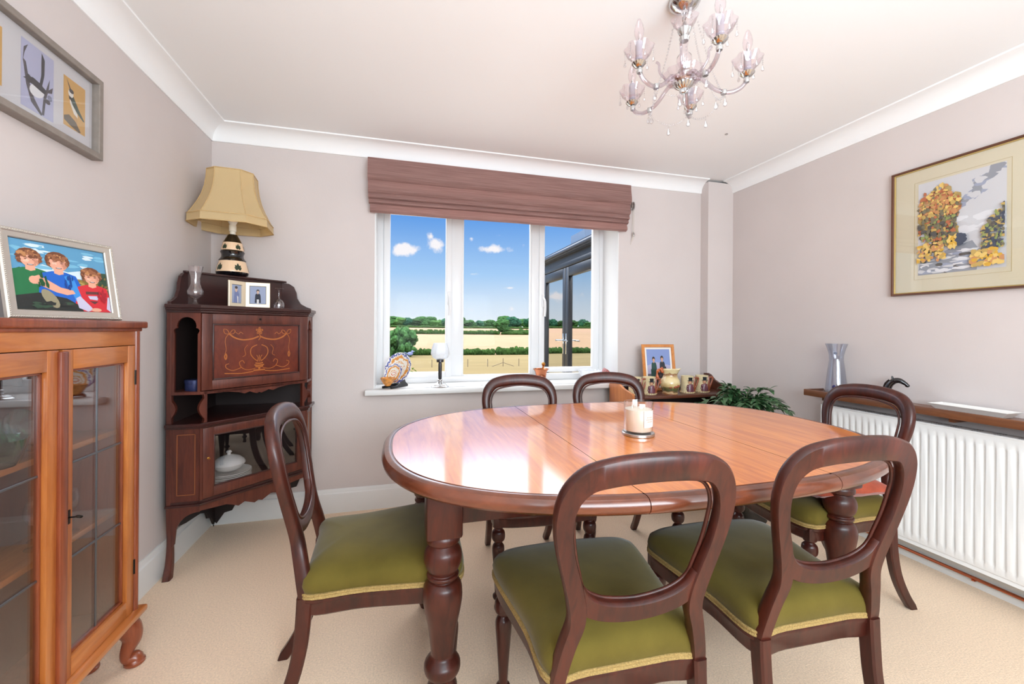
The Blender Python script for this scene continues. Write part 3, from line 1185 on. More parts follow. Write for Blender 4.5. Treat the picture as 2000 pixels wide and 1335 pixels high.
# bird prints, left wall
bt = thing('bird_picture', 'grey box frame holding bird prints high on the left wall', 'picture', (XL + .001, 1.585, 1.935), R(90))
sky1 = [ink(176, 178, 208), ink(34, 34, 44), ink(228, 228, 232), ink(70, 66, 74), ink(120, 124, 150)]
b1 = [(0, FULL), (3, [(-.9, .4), (-.72, .35), (-.5, -.2), (-.2, -.6), (.3, -.95), (.2, -1), (-.4, -.75), (-.7, -.3)]), (3, [(.25, -.95), (.35, -.4), (.62, .1), (.75, .3), (.7, .0), (.5, -.45), (.4, -.95)]), (3, [(-.85, .75), (-.6, .9), (-.8, .6), (-.9, .3)]),
      (2, ell(-.05, -.32, .46, .2, 14, rot=.15)), (1, [(-.6, -.05), (-.3, .02), (.1, -.02), (.5, -.12), (.45, -.28), (.1, -.25), (-.3, -.2), (-.55, -.2)]), (1, ell(-.55, -.1, .17, .13, 10)),
      (1, [(.25, -.1), (.4, .3), (.42, .78), (.22, .95), (.2, .6), (.2, .25), (.1, -.05)]), (1, [(-.72, -.1), (-.88, -.16), (-.7, -.16)]), (3, [(.5, -.2), (.9, -.1), (.95, .1), (.6, -.1)]), (4, ell(.75, -.3, .16, .1, 8)), (3, ell(.6, -.45, .2, .08, 8))]
och = [ink(206, 158, 82), ink(36, 60, 44), ink(228, 224, 216), ink(40, 34, 38), ink(96, 82, 62), ink(168, 122, 84)]
b2 = [(0, FULL), (4, [(-.95, -.62), (-.5, -.48), (.1, -.62), (.6, -.95), (.4, -1), (-.4, -.9), (-.95, -.78)]), (2, [(-.5, .35), (-.2, .3), (.25, -.25), (.3, -.42), (-.05, -.35), (-.4, 0)]), (1, [(-.45, .22), (-.1, .35), (.4, -.05), (.95, -.4), (.8, -.42), (.2, -.22), (-.2, .0)]),
      (2, ell(-.35, .42, .24, .17, 12)), (3, ell(-.3, .52, .22, .09, 10)), (3, [(-.3, .55), (-.75, .95), (-.65, .8), (-.45, .55)]), (3, [(-.55, .3), (-.25, .26), (-.2, .14), (-.5, .16)]), (5, [(.02, -.35), (.06, -.35), (.04, -.62), (.0, -.62)]), (5, [(.14, -.38), (.18, -.38), (.2, -.65), (.16, -.65)])]
b3 = [(0, FULL), (1, ell(0, 0, .5, .25, 12, rot=.4)), (2, ell(.1, -.1, .3, .15, 10)), (3, ell(.45, .3, .2, .15, 10))]
W_, H_ = .58, .292
framed(bt, W_, H_, .022, .036, GREYF, pmat('grey_white_mount', C(206, 204, 208), .9),
       [(.185, 0, .098, .165, b2, och), (.035, 0, .12, .2, b1, sky1), (-.135, 0, .1, .165, b3, och)], None, 0, 0, 0, 0, prof=[(0, 0), (0, .034), (.002, .036), (.02, .036), (.022, .034), (.022, 0)])

# landscape watercolour, right wall
lt = thing('landscape_picture', 'gilt and brown framed autumn landscape watercolour on the right wall', 'picture', (XR - .001, 1.375, 1.705), R(-90))
r5 = random.Random(11)
lm = [ink(214, 214, 218), ink(196, 140, 92), ink(118, 110, 88), ink(222, 188, 110), ink(86, 82, 78), ink(188, 158, 92), ink(160, 168, 190), ink(232, 232, 236), ink(150, 154, 164), ink(206, 160, 60), ink(70, 76, 92), ink(176, 104, 72), ink(140, 150, 90)]
ls = [(0, FULL)]
for k in range(46):
    f = r5.random()
    ls.append((r5.choice([6, 6, 0, 8]), blob(r5, .12 + .8 * f + r5.uniform(-.12, .12), .38 + .6 * f + r5.uniform(-.1, .1), .14, .06)))
for k in range(36):
    ls.append((r5.choice([7, 7, 0]), blob(r5, r5.uniform(-.05, 1), r5.uniform(-.3, .12), .18, .06)))
ls.append((8, [(-1, -1), (-.95, -.72), (-.2, -.5), (.3, -.4), (.45, -.6), (.4, -1)]))
for k in range(70):
    ls.append((r5.choice([8, 7, 7, 4, 0, 6]), blob(r5, r5.uniform(-.95, .4), r5.uniform(-.97, -.55), r5.uniform(.06, .2), r5.uniform(.012, .035))))
for k in range(60):
    lx, ly, lr = r5.choice([(-.72, .42, .3), (-.45, .6, .26), (-.2, .38, .26), (-.7, .0, .34), (-.3, .05, .34), (-.55, -.25, .34), (-.2, -.2, .22)])
    ls.append((r5.choice([1, 5, 11] if ly > .3 else [2, 4, 5, 2]), blob(r5, lx + r5.uniform(-.7, .7) * lr, ly + r5.uniform(-.8, .8) * lr, .13, .10)))
for k in range(620):
    a, q = r5.uniform(0, 2 * pi), sqrt(r5.random())
    lx, ly, lr = r5.choice([(-.72, .42, .34), (-.45, .6, .3), (-.2, .38, .3), (-.7, .0, .36), (-.3, .05, .36), (-.55, -.25, .34), (-.2, -.2, .24)])
    cxx, cyy = lx + lr * .75 * q * cos(a), ly + lr * 1.05 * q * sin(a)
    top = cyy > .22
    mi = r5.choice([1, 3, 1, 11, 5, 2] if top else [2, 4, 2, 5, 4, 11, 12])
    ls.append((mi, blob(r5, cxx, cyy, r5.uniform(.02, .075), r5.uniform(.015, .05))))
for k in range(90):
    ls.append((r5.choice([3, 5, 3, 9, 1]), blob(r5, r5.uniform(-1, -.3), r5.uniform(-.72, -.35), r5.uniform(.03, .07), r5.uniform(.02, .04))))
for k in range(190):
    u = r5.random()
    ls.append((r5.choice([4, 10, 2, 10, 12, 5]), blob(r5, .55 + .45 * u, r5.uniform(-.62, -.2 + .45 * u), r5.uniform(.02, .07), r5.uniform(.015, .045))))
for k in range(60):
    ls.append((r5.choice([9, 1, 5, 3]), blob(r5, r5.uniform(.3, 1), r5.uniform(-.92, -.62), r5.uniform(.04, .09), r5.uniform(.03, .05))))
for k in range(14):
    ls.append((r5.choice([9, 9, 3]), blob(r5, r5.uniform(-.22, 0), r5.uniform(-.5, -.28), .05, .05)))
for k in range(10):
    ls.append((10, blob(r5, r5.uniform(0, .15), r5.uniform(-.45, -.25), .07, .06)))
framed(lt, .56, .66, .013, .024, pmat('dark_brown_frame', C(92, 54, 36), .4, coat=.3), CREAMP, [(.0, .005, .326, .47, ls, lm)], None, 0, 0, 0, 0, bead=pmat('gilt_slip', C(206, 180, 116), .35, metal=.6))
bm = nbm()
frame_ring(bm, .36, .505, .002, [(0, .0084), (0, .0092), (.0015, .0092), (.0015, .0084)])
obj('mount_line', bm, pmat('mount_line_ink', C(190, 170, 120), .8), lt, 0)


# ------------------------------------------------------------------ photographs: printed figures, flat patches
def figure(sh, cx, top, s, hair, skin, shirt, flip=1, arms=None):
    """head and shoulders as printed shapes: material indices for hair, skin, shirt"""
    body = [(-.42, -.55), (-.36, -.42), (-.14, -.36), (.14, -.36), (.36, -.42), (.44, -.6), (.5, -1.3), (-.5, -1.3)]
    sh.append((shirt, clip([(cx + u * s, top + v * s * 1.45) for u, v in body])))
    sh.append((skin, clip([(cx + u * s, top + v * s * 1.45) for u, v in [(-.09, -.28), (.09, -.28), (.1, -.4), (0, -.43), (-.1, -.4)]])))
    sh.append((hair, clip(ell(cx, top - .13 * s * 1.45, .26 * s, .19 * s * 1.45, 14))))
    sh.append((skin, clip(ell(cx + .01 * s, top - .19 * s * 1.45, .19 * s, .155 * s * 1.45, 16))))
    sh.append((hair, clip([(cx + u * s, top + v * s * 1.45) for u, v in [(-.22, -.12), (-.2, -.04), (0, .0), (.2, -.05), (.22, -.14), (.1, -.09), (-.05, -.1)]])))


def photo_face(sh, cx, cy, s, dark):
    for e in (-1, 1):
        sh.append((dark, ell(cx + e * .075 * s, cy, .03 * s, .014 * s, 8)))
    sh.append((dark, ell(cx, cy - .13 * s, .06 * s, .014 * s, 8)))


# boys photograph on the bookcase
pt = V((-.965, 1.556, 1.2005))
pa, pb = V((-.915, 1.70, 0)), V((-1.012, 1.416, 0))
rz = atan2((pa - pb).y, (pa - pb).x)
ph = thing('photo_frame', 'large silver frame with a photo of three boys on top of the bookcase', 'photo frame', ((pa.x + pb.x) / 2, (pa.y + pb.y) / 2, 1.2), rot=(0, 0, 0))
ph.matrix_world = M.Translation(((pa.x + pb.x) / 2, (pa.y + pb.y) / 2, 1.2005)) @ M.Rotation(rz, 4, 'Z') @ M.Rotation(R(-9), 4, 'X')
pm = [ink(92, 150, 186), ink(206, 222, 228), ink(150, 122, 62), ink(52, 74, 56), ink(112, 66, 44), ink(226, 164, 138), ink(36, 110, 66), ink(30, 96, 190), ink(204, 44, 54), ink(40, 42, 40), ink(150, 140, 112), ink(196, 190, 214), ink(96, 54, 52), ink(60, 140, 214), ink(176, 150, 84)]
ps = [(0, FULL), (1, [(-1, .1), (-.4, .35), (.1, .2), (.6, .35), (1, .2), (1, .02), (-1, .02)]), (1, [(-.9, .7), (-.5, .8), (-.2, .6), (-.6, .55)]), (2, [(-1, .1), (-.3, .12), (.3, .02), (1, -.1), (1, -1), (-1, -1)]), (14, [(-.2, .0), (.3, -.05), (.9, -.3), (.6, -.6), (-.1, -.5)]),
      (3, [(.72, .22), (.9, .3), (1, .3), (1, -.5), (.8, -.3)]), (3, [(-1, .1), (-.85, .2), (-.7, .0), (-1, -.2)])]
NB = len(ps)
figure(ps, -.66, .70, .95, 4, 5, 6)
figure(ps, -.10, .70, 1.0, 4, 5, 7)
figure(ps, .62, .36, .95, 4, 5, 8)
ps += [(13, clip([(.0, .05), (.12, .12), (.22, -.05), (.34, -.6), (.2, -.7), (.1, -.3)])), (9, clip([(-1, -.62), (-.55, -.5), (.0, -.62), (.3, -.85), (.34, -1), (-1, -1)])),
       (10, ell(-.34, -.66, .13, .3, 14, rot=.45)), (5, [(-.66, -.06), (-.52, .02), (-.1, -.3), (.16, -.36), (.2, -.46), (.02, -.52), (-.2, -.46), (-.56, -.26)]), (5, ell(-.62, -.14, .1, .12, 10)),
       (11, clip([(.2, -.6), (.3, -.52), (.52, -.84), (.58, -.94), (.44, -1), (.24, -.9)])), (11, clip([(.96, -.5), (1, -.5), (1, -1), (.9, -.9)])), (5, ell(.64, -.94, .13, .06, 10)),
       (12, [(.44, -.36), (.8, -.34), (.82, -.42), (.44, -.45)]), (11, [(.48, -.5), (.74, -.48), (.7, -.62), (.52, -.6)]), (12, [(.5, -.66), (.72, -.66), (.62, -.76)])]
for hx, hy in ((-.65, .42), (-.09, .41), (.63, .085)):
    for e in (-1, 1):
        ps.append((12, ell(hx + e * .075, hy + .03, .034, .014, 8)))
        ps.append((4, ell(hx + e * .075, hy + .075, .045, .012, 8)))
    ps.append((12, ell(hx, hy - .125, .07, .02, 10)))
    ps.append((1, ell(hx, hy - .118, .05, .009, 8)))


rq = random.Random(3)


def strokes(sh, cx, cy, rx, ry, n, mis, sw, sh_):
    for _ in range(n):
        a, q = rq.uniform(0, 2 * pi), sqrt(rq.random())
        sh.append((rq.choice(mis), blob(rq, cx + rx * q * cos(a), cy + ry * q * sin(a), sw * rq.uniform(.5, 1.2), sh_ * rq.uniform(.5, 1.2), 7, .4)))


pm += [ink(146, 92, 62), ink(198, 136, 112), ink(24, 78, 44), ink(20, 66, 140), ink(164, 30, 44), ink(240, 190, 166), ink(186, 130, 84), ink(126, 104, 52), ink(118, 178, 206)]
bg = ps[:NB]
fg_ = ps[NB:]
strokes(bg, 0, .6, 1, .38, 40, [1, 23, 0, 23], .2, .05)
strokes(bg, 0, -.3, 1, .34, 160, [2, 14, 22, 22], .07, .035)
strokes(bg, .86, -.05, .14, .3, 40, [3, 22], .04, .05)
ps = bg + fg_
for hx, hy in ((-.66, .60), (-.10, .60), (.62, .27)):
    strokes(ps, hx, hy, .22, .09, 46, [4, 15, 21, 15], .045, .045)
    for e in (-1, 1):
        strokes(ps, hx + e * .2, hy - .14, .035, .12, 14, [4, 15], .03, .04)
    strokes(ps, hx + .12, hy - .2, .035, .12, 10, [16], .025, .04)
    strokes(ps, hx - .07, hy - .2, .04, .05, 6, [20], .03, .025)
for hx, hy, mi in ((-.66, -.2, 17), (-.12, -.1, 18), (.62, -.5, 19)):
    strokes(ps, hx + .2, hy, .1, .2, 14, [mi], .03, .09)
strokes(ps, -.3, -.82, .4, .14, 16, [9, 3], .1, .05)
fw, fh = .302, .252
fr_ = bpy.data.objects.new('picture_panel', None)
bm = nbm()
frame_ring(bm, fw, fh, .03, [(0, 0), (0, .01), (.003, .014), (.009, .014), (.011, .011), (.024, .009), (.026, .006), (.026, 0)])
xform(bm, M.Translation((0, 0, fh / 2)))
obj('frame', bm, SILVERF, ph, 30)
bm = nbm()
for (a0, a1) in (((-1, -1), (1, -1)), ((1, -1), (1, 1)), ((1, 1), (-1, 1)), ((-1, 1), (-1, -1))):
    n_ = 52 if a0[1] == a1[1] else 44
    for k in range(n_):
        u = a0[0] + (a1[0] - a0[0]) * k / n_
        v = a0[1] + (a1[1] - a0[1]) * k / n_
        ico(bm, .0021, (u * (fw / 2 - .0055), -.0142, fh / 2 + v * (fh / 2 - .0055)), 1)
obj('beading', bm, SILVERF, ph, 60)
sh = [(mi, [(u * (fw / 2 - .027), fh / 2 + v * (fh / 2 - .027)) for u, v in p]) for mi, p in ps]
o = obj('photograph', flat_art(sh, pm, .000006), pm, ph, 0, recalc=False)
o.location = (0, -.003, 0)
bm = nbm()
box(bm, -fw / 2 + .02, -.0025, .02, fw / 2 - .02, .004, fh - .02)
obj('backing', bm, BLACKP, ph, 0)
bm = nbm()
sweep(bm, [(0, .004, .17), (0, .044, .012)], rsec(.06, .003), normal=(0, 1, .2))
obj('easel_strut', bm, BLACKP, ph, 0)

# ------------------------------------------------------------------ corner cabinet
KX, KY = XL + .034, YB - .032
S_, RT = .532, .14
cc = thing('corner_cabinet', 'tall dark inlaid rosewood corner cabinet in the back left corner', 'corner cabinet', (KX, KY, 0))
U2 = S_ - RT
LF = sqrt(2) * U2                       # width of the diagonal front
FM = M.Translation(((S_ + RT) / 2, -(S_ + RT) / 2, 0)) @ M.Rotation(R(45), 4, 'Z')   # front frame: x along front, -y outward
LM = M.Translation((0, -S_, 0))         # left return: x from the wall, -y outward
RM = M.Translation((S_, -RT, 0)) @ M.Rotation(R(90), 4, 'Z')   # right return: x towards the wall, -y outward (+X)


def pent(o=0.0, back=0.0):
    k = o * .4142
    return [(back, -back), (S_ + o, -back), (S_ + o, -RT - k), (RT + k, -S_ - o), (back, -S_ - o)]


def slab(bm, poly, z0, z1):
    prism(bm, poly, z0, z1, lambda u, v, w: V((u, v, w)))


bm = nbm()
slab(bm, pent(.02), 1.272, 1.29); slab(bm, pent(.012), 1.262, 1.273); slab(bm, pent(.006), 1.25, 1.263)
obj('top_board', bm, ROSE_DK, cc, 0, bev=.003)
bm = nbm()
slab(bm, pent(.0), .858, .872)
obj('shelf', bm, ROSE, cc, 0)
bm = nbm()
slab(bm, pent(.016), .706, .722); slab(bm, pent(.008), .696, .707)
obj('waist_board', bm, ROSE_DK, cc, 0, bev=.003)
bm = nbm()
slab(bm, pent(.0), .336, .35); slab(bm, pent(.008), .326, .337)
obj('bottom_board', bm, ROSE_DK, cc, 0, bev=.002)
# boards along the two walls, cut away to legs at the bottom
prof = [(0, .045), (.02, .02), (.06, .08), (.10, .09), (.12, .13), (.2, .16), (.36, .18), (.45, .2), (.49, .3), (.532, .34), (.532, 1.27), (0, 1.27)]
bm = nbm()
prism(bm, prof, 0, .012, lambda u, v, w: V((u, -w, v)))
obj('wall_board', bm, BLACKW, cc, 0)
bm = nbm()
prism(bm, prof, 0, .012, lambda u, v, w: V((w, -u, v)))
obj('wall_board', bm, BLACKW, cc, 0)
# wall-side posts running down into out-swept feet
for Mx in (LM, RM):
    bm = nbm()
    side = 0 if Mx is LM else RT
    sg = 1 if Mx is LM else -1
    pts = crom([(side + sg * .011, .011, 1.262), (side + sg * .011, .011, .7), (side + sg * .013, .011, .3), (side + sg * .017, .012, .16), (side + sg * .018, .004, .06), (side + sg * .02, -.022, 0.0)], 5)
    n = len(pts)
    sweep(bm, pts, [rsec(.022 + .012 * max(0, (k / n - .5)) * 2, .024 + .02 * max(0, (k / n - .6)) * 2, .15, 1) for k in range(n)], normal=(0, 1, 0))
    for v in bm.verts:
        if v.co.z < .016:
            v.co.z = 0
    xform(bm, Mx)
    obj('leg', bm, ROSE, cc, 35)
# returns: upper arched frame, curved bracket, lower panel, shaped apron
for Mx, fl in ((LM, False), (RM, True)):
    def T(u, v, w, Mx=Mx, fl=fl):
        return Mx @ V(((RT - u) if fl else u, w, v))
    arch = [(.022, .872), (.034, .872), (.034, 1.15), (.03, 1.165), (.036, 1.175), (.045, 1.178)] + [(.083 + .04 * cos(pi - pi * k / 10), 1.185 + .045 * sin(pi * k / 10)) for k in range(11)] + [(.121, 1.178), (.130, 1.175), (.136, 1.165), (.13, 1.15), (.128, 1.15), (.128, .872), (.14, .872), (.14, 1.25), (.022, 1.25)]
    bm = nbm()
    prism(bm, arch, 0, .012, T)
    obj('arched_side', bm, ROSE, cc, 0)
    bm = nbm()
    prism(bm, [(.022, .35), (.138, .35), (.138, .697), (.022, .697)], .002, .014, T)
    obj('side_panel', bm, ROSE, cc, 0)
    bm = nbm()
    for a, b in ((.045, .358), (.118, .358)):
        prism(bm, [(a, .38), (a + .003, .38), (a + .003, .67), (a, .67)], -.0006, .003, T)
    for z in (.38, .667):
        prism(bm, [(.045, z), (.121, z), (.121, z + .003), (.045, z + .003)], -.0006, .003, T)
    objs('stringing', bm, pmat('inlay_stringing', C(150, 88, 52), .4), cc, 0)
    bm = nbm()
    br = [(0, .872), (.014, .872), (.017, .855), (.014, .84)] + [(.014 + .024 * sin(pi * k / 8), .84 - .1 * k / 8) for k in range(9)] + [(.014, .73), (.018, .722), (0, .722)]
    prism(bm, br, .002, .022, lambda u, v, w: T(u, v, w))
    obj('bracket', bm, ROSE, cc, 30)
    bm = nbm()
    ap = [(.018, .327), (.14, .327), (.14, .296)] + [(.14 - .1 * sin(pi / 2 * k / 8), .296 - .10 * (1 - cos(pi / 2 * k / 8))) for k in range(1, 9)] + [(.036, .15), (.018, .12)]
    prism(bm, ap, 0.002, .014, T)
    obj('apron_side', bm, ROSE, cc, 0)
bm = nbm()
for s in (-1, 1):
    br = [(0, .872), (s * .012, .872), (s * .015, .855), (s * .012, .84)] + [(s * (.012 + .022 * sin(pi * k / 8)), .84 - .1 * k / 8) for k in range(9)] + [(s * .012, .73), (s * .016, .722), (0, .722)]
    prism(bm, [(u + s * (LF / 2 - .03), v) for u, v in br], .0, .02, lambda u, v, w: FM @ V((u, w, v)))
objs('bracket', bm, ROSE, cc, 30)
# fall front
FW = LF / 2
dr = bpy.data.objects.new('fall_front_door', None); COL.objects.link(dr); dr.parent = cc
bm = nbm()
for (a, b, c, d) in ((-FW + .004, -FW + .05, .876, 1.248), (FW - .05, FW - .004, .876, 1.248), (-FW + .05, FW - .05, .876, .922), (-FW + .05, FW - .05, 1.2, 1.248)):
    box(bm, a, -.004, c, b, .014, d, .0015)
xform(bm, FM)
obj('door_frame', bm, ROSE, dr, 30)
bm = nbm()
for (a, b, c, d) in ((-FW + .05, -FW + .057, .922, 1.2), (FW - .057, FW - .05, .922, 1.2), (-FW + .05, FW - .05, .922, .929), (-FW + .05, FW - .05, 1.193, 1.2)):
    box(bm, a, -.006, c, b, .012, d, .002)
xform(bm, FM)
obj('panel_moulding', bm, ROSE_DK, dr, 30)
bm = nbm()
box(bm, -FW + .05, .004, .922, FW - .05, .012, 1.2)
xform(bm, FM)
obj('marquetry_panel', bm, PANELW, dr, 0)
bm = nbm()
bm2 = nbm()


def inlay(pts, w=.003, n=5, target=None, y=.0034):
    P = crom([(u, 0, v) for u, v in pts], n)
    sweep(target or bm, [(p.x, y, p.z) for p in P], [(w / 2, -.0006), (w / 2, .0006), (-w / 2, .0006), (-w / 2, -.0006)], normal=(0, 1, 0))


for s in (-1, 1):
    inlay([(s * .004, 1.135), (s * .04, 1.122), (s * .085, 1.118), (s * .125, 1.13), (s * .15, 1.15)], .007)
    inlay([(s * .15, 1.15), (s * .158, 1.168), (s * .175, 1.172), (s * .17, 1.152), (s * .15, 1.15), (s * .135, 1.168), (s * .122, 1.166), (s * .13, 1.15), (s * .15, 1.15)], .0026)
    inlay([(s * .15, 1.15), (s * .165, 1.13), (s * .168, 1.105)], .0026)
    inlay([(s * .122, 1.16), (s * .105, 1.148), (s * .095, 1.158), (s * .083, 1.148)], .0022)
    inlay([(s * .168, 1.105), (s * .163, 1.07), (s * .168, 1.05)], .002)
    inlay([(s * .165, 1.05), (s * .16, 1.035), (s * .165, 1.02), (s * .17, 1.035), (s * .165, 1.05)], .005)
    inlay([(s * .012, 1.09), (s * .04, 1.075), (s * .045, 1.045), (s * .03, 1.02), (s * .012, 1.005)], .004)
    inlay([(s * .02, .965), (s * .06, .96), (s * .09, .975), (s * .10, 1.0), (s * .085, 1.01), (s * .075, .995)], .0028)
    inlay([(s * .09, .975), (s * .13, .962), (s * .16, .975), (s * .165, .992), (s * .15, .998)], .0028)
    inlay([(s * .06, 1.09), (s * .075, 1.07), (s * .07, 1.04), (s * .085, 1.03)], .002)
    inlay([(s * .03, .95), (s * .09, .944), (s * .17, .95)], .004)
for k in range(5):
    a = 2 * pi * k / 5 + .3
    inlay([(0, 1.165), (.014 * cos(a - .3), 1.165 + .014 * sin(a - .3)), (.018 * cos(a), 1.165 + .018 * sin(a)), (.014 * cos(a + .3), 1.165 + .014 * sin(a + .3)), (0, 1.165)], .004, 3)
inlay([(0, 1.15), (.004, 1.13), (-.004, 1.115)], .004)
for dz, wv in ((0, .04), (.008, .05), (.018, .038)):
    inlay([(-wv / 2, .975 + dz), (0, .972 + dz), (wv / 2, .975 + dz)], .006)
inlay([(0, .96), (0, .975)], .01)
inlay([(-.03, .955), (.03, .955)], .006)
for k in range(3):
    inlay([(-.01 + .01 * k, 1.0), (-.006 + .006 * k, 1.02), (-.014 + .014 * k, 1.035)], .003)
xform(bm, FM)
obj('inlay', bm, pmat('satinwood_inlay', C(176, 102, 46), .35, coat=.4), dr, 0)
bm2.free()
bm = nbm()
lathe(bm, [(0, 0), (.006, 0), (.006, .002), (0, .002)], 12, mat=FM @ M.Translation((0, -.004, 1.226)) @ M.Rotation(pi / 2, 4, 'X'))
box(bm, -.002, 0, 0, .002, .003, .01)
obj('escutcheon', bm, IRON, dr)
bm = nbm()
ap = [(-FW + .03, .872), (FW - .03, .872), (FW - .05, .862), (FW - .13, .856), (.10, .848), (.075, .838), (.05, .846), (.03, .838), (.012, .832), (0, .837), (-.012, .832), (-.03, .838), (-.05, .846), (-.075, .838), (-.10, .848), (-FW + .13, .856), (-FW + .05, .862)]
prism(bm, ap, 0, .012, lambda u, v, w: FM @ V((u, w, v)))
obj('upper_apron', bm, ROSE, cc, 0)
# lower glazed door
ld = bpy.data.objects.new('glazed_door', None); COL.objects.link(ld); ld.parent = cc
bm = nbm()
for (a, b, c, d) in ((-FW + .012, -FW + .06, .353, .694), (FW - .06, FW - .012, .353, .694), (-FW + .06, FW - .06, .353, .40), (-FW + .06, FW - .06, .655, .694)):
    box(bm, a, -.004, c, b, .014, d, .0015)
for s in (-1, 1):
    box(bm, s * (FW - .005) - .006, -.002, .351, s * (FW - .005) + .006, .014, .696)
xform(bm, FM)
obj('door_frame', bm, ROSE, ld, 30)
bm = nbm()
for (a, b, c, d) in ((-FW + .06, -FW + .066, .40, .655), (FW - .066, FW - .06, .40, .655), (-FW + .06, FW - .06, .40, .406), (-FW + .06, FW - .06, .649, .655)):
    box(bm, a, -.002, c, b, .012, d, .002)
xform(bm, FM)
obj('glazing_bead', bm, ROSE_DK, ld, 30)
bm = nbm()
box(bm, -FW + .06, .004, .40, FW - .06, .007, .655)
xform(bm, FM)
obj('pane', bm, CABGLASS, ld, 0)
bm = nbm()
lathe(bm, [(0, 0), (.005, 0), (.006, .002), (.003, .004), (.003, .012), (0, .013)], 10, mat=FM @ M.Translation((-FW + .035, -.004, .545)) @ M.Rotation(pi / 2, 4, 'X'))
obj('key_escutcheon', bm, BRASS, ld)
bm = nbm()
ap = [(-FW + .0, .327), (FW, .327), (FW, .30), (FW - .12, .29), (.13, .278), (.10, .262), (.07, .274), (.045, .262), (.02, .25), (0, .258), (-.02, .25), (-.045, .262), (-.07, .274), (-.10, .262), (-.13, .278), (-FW + .12, .29), (-FW, .30)]
prism(bm, ap, .002, .014, lambda u, v, w: FM @ V((u, w, v)))
obj('lower_apron', bm, ROSE, cc, 0)
# gallery on top: raised back shelf across the corner with scroll wings along the walls
GA = .372
bm = nbm()
slab(bm, [(.002, -.002), (GA + .014, -.002), (GA + .014, -.016), (.016, -GA - .014), (.002, -GA - .014)], 1.458, 1.468)
obj('gallery_top', bm, ROSE_DK, cc, 0, bev=.002)
bm = nbm()
prism(bm, [(0, 1.29), (0, 1.458), (GA * 1.41421, 1.458), (GA * 1.41421, 1.29)], 0, .012, lambda u, v, w: V((w * .707 + u * .707 - .008, -GA + u * .707 + w * -.707 + .004, v)))
obj('gallery_panel', bm, ROSE_DK, cc, 0)
wing = [(GA - .01, 1.29), (S_ - .006, 1.29), (S_ - .006, 1.302), (S_ - .03, 1.31), (S_ - .065, 1.33), (S_ - .085, 1.365), (S_ - .09, 1.40), (S_ - .105, 1.435), (S_ - .13, 1.452), (GA - .01, 1.458)]
bm = nbm()
prism(bm, wing, .002, .016, lambda u, v, w: V((u, -w, v)))
obj('scroll_wing', bm, ROSE_DK, cc, 0)
bm = nbm()
prism(bm, wing, .002, .016, lambda u, v, w: V((w, -u, v)))
obj('scroll_wing', bm, ROSE_DK, cc, 0)


def kpos(px, py, z):
    d = ray(px, py)
    t = (z - CAMH) / d.z
    return V((d.x * t, d.y * t, z))


# crockery behind the lower glass
WCH = pmat('white_china', C(232, 230, 226), .2, coat=.4)
base = V((KX, KY, 0)) + FM @ V((-.09, .12, .351))
for i in range(8):
    bm = nbm()
    lathe(bm, [(0, .0), (.05, 0), (.085, .010), (.105, .016), (.105, .019), (.084, .0135), (.05, .004), (0, .004)], 28)
    o = obj('dinner_plate', bm, WCH, None, 50)
    o.location = base + V((rnd.uniform(-.002, .002), rnd.uniform(-.002, .002), .0075 * i))
    tag(o, 'white plate in the stack behind the lower glass of the corner cabinet', 'plate', 'plates stacked in the corner cabinet')
td = thing('tureen', 'white ribbed lidded dish on the plates inside the corner cabinet', 'dish', base + V((0, 0, .0725)))
bm = nbm()
lathe(bm, [(0, 0), (.04, 0), (.06, .012), (.072, .03), (.074, .036), (0, .036)], 30, sq=lambda a, z: 1 + .025 * cos(12 * a))
obj('bowl', bm, WCH, td)
bm = nbm()
lathe(bm, [(.076, .036), (.07, .05), (.05, .068), (.025, .078), (.008, .082), (.008, .09), (.014, .096), (.008, .104), (0, .105)], 30, sq=lambda a, z: 1 + .02 * cos(12 * a))
obj('lid', bm, WCH, td)

# blue tin in the arched niche
p = kpos(358, 764, .872)
bm = nbm()
lathe(bm, [(0, 0), (.038, 0), (.039, .002), (.039, .034), (.041, .035), (.041, .05), (.039, .052), (0, .052)], 28)
o = obj('round_tin', bm, pmat('dark_blue_tin', C(54, 62, 104), .35, metal=.3, noise=.3, nscale=60), None, 40)
o.location = (KX + .085, KY - S_ + .075, .872)
tag(o, 'small round blue tin in the left niche of the corner cabinet', 'tin')

# ------------------------------------------------------------------ on the ledge of the corner cabinet
ZL = 1.29
# tall glass vase
bm = nbm()
lathe(bm, [(0, 0), (.024, 0), (.026, .003), (.008, .012), (.007, .026), (.02, .034), (.033, .05), (.035, .066), (.026, .085), (.02, .105), (.02, .13), (.026, .165), (.031, .19), (.029, .19), (.018, .13), (.018, .105), (.024, .085), (.032, .066), (.03, .05), (0, .036)], 24, cap=False)
o = obj('glass_vase', bm, CRYSTAL, None, 60)
o.location = (KX + .095, KY - S_ + .055, ZL)
tag(o, 'tall slender clear glass vase standing on the left end of the corner cabinet ledge', 'vase')
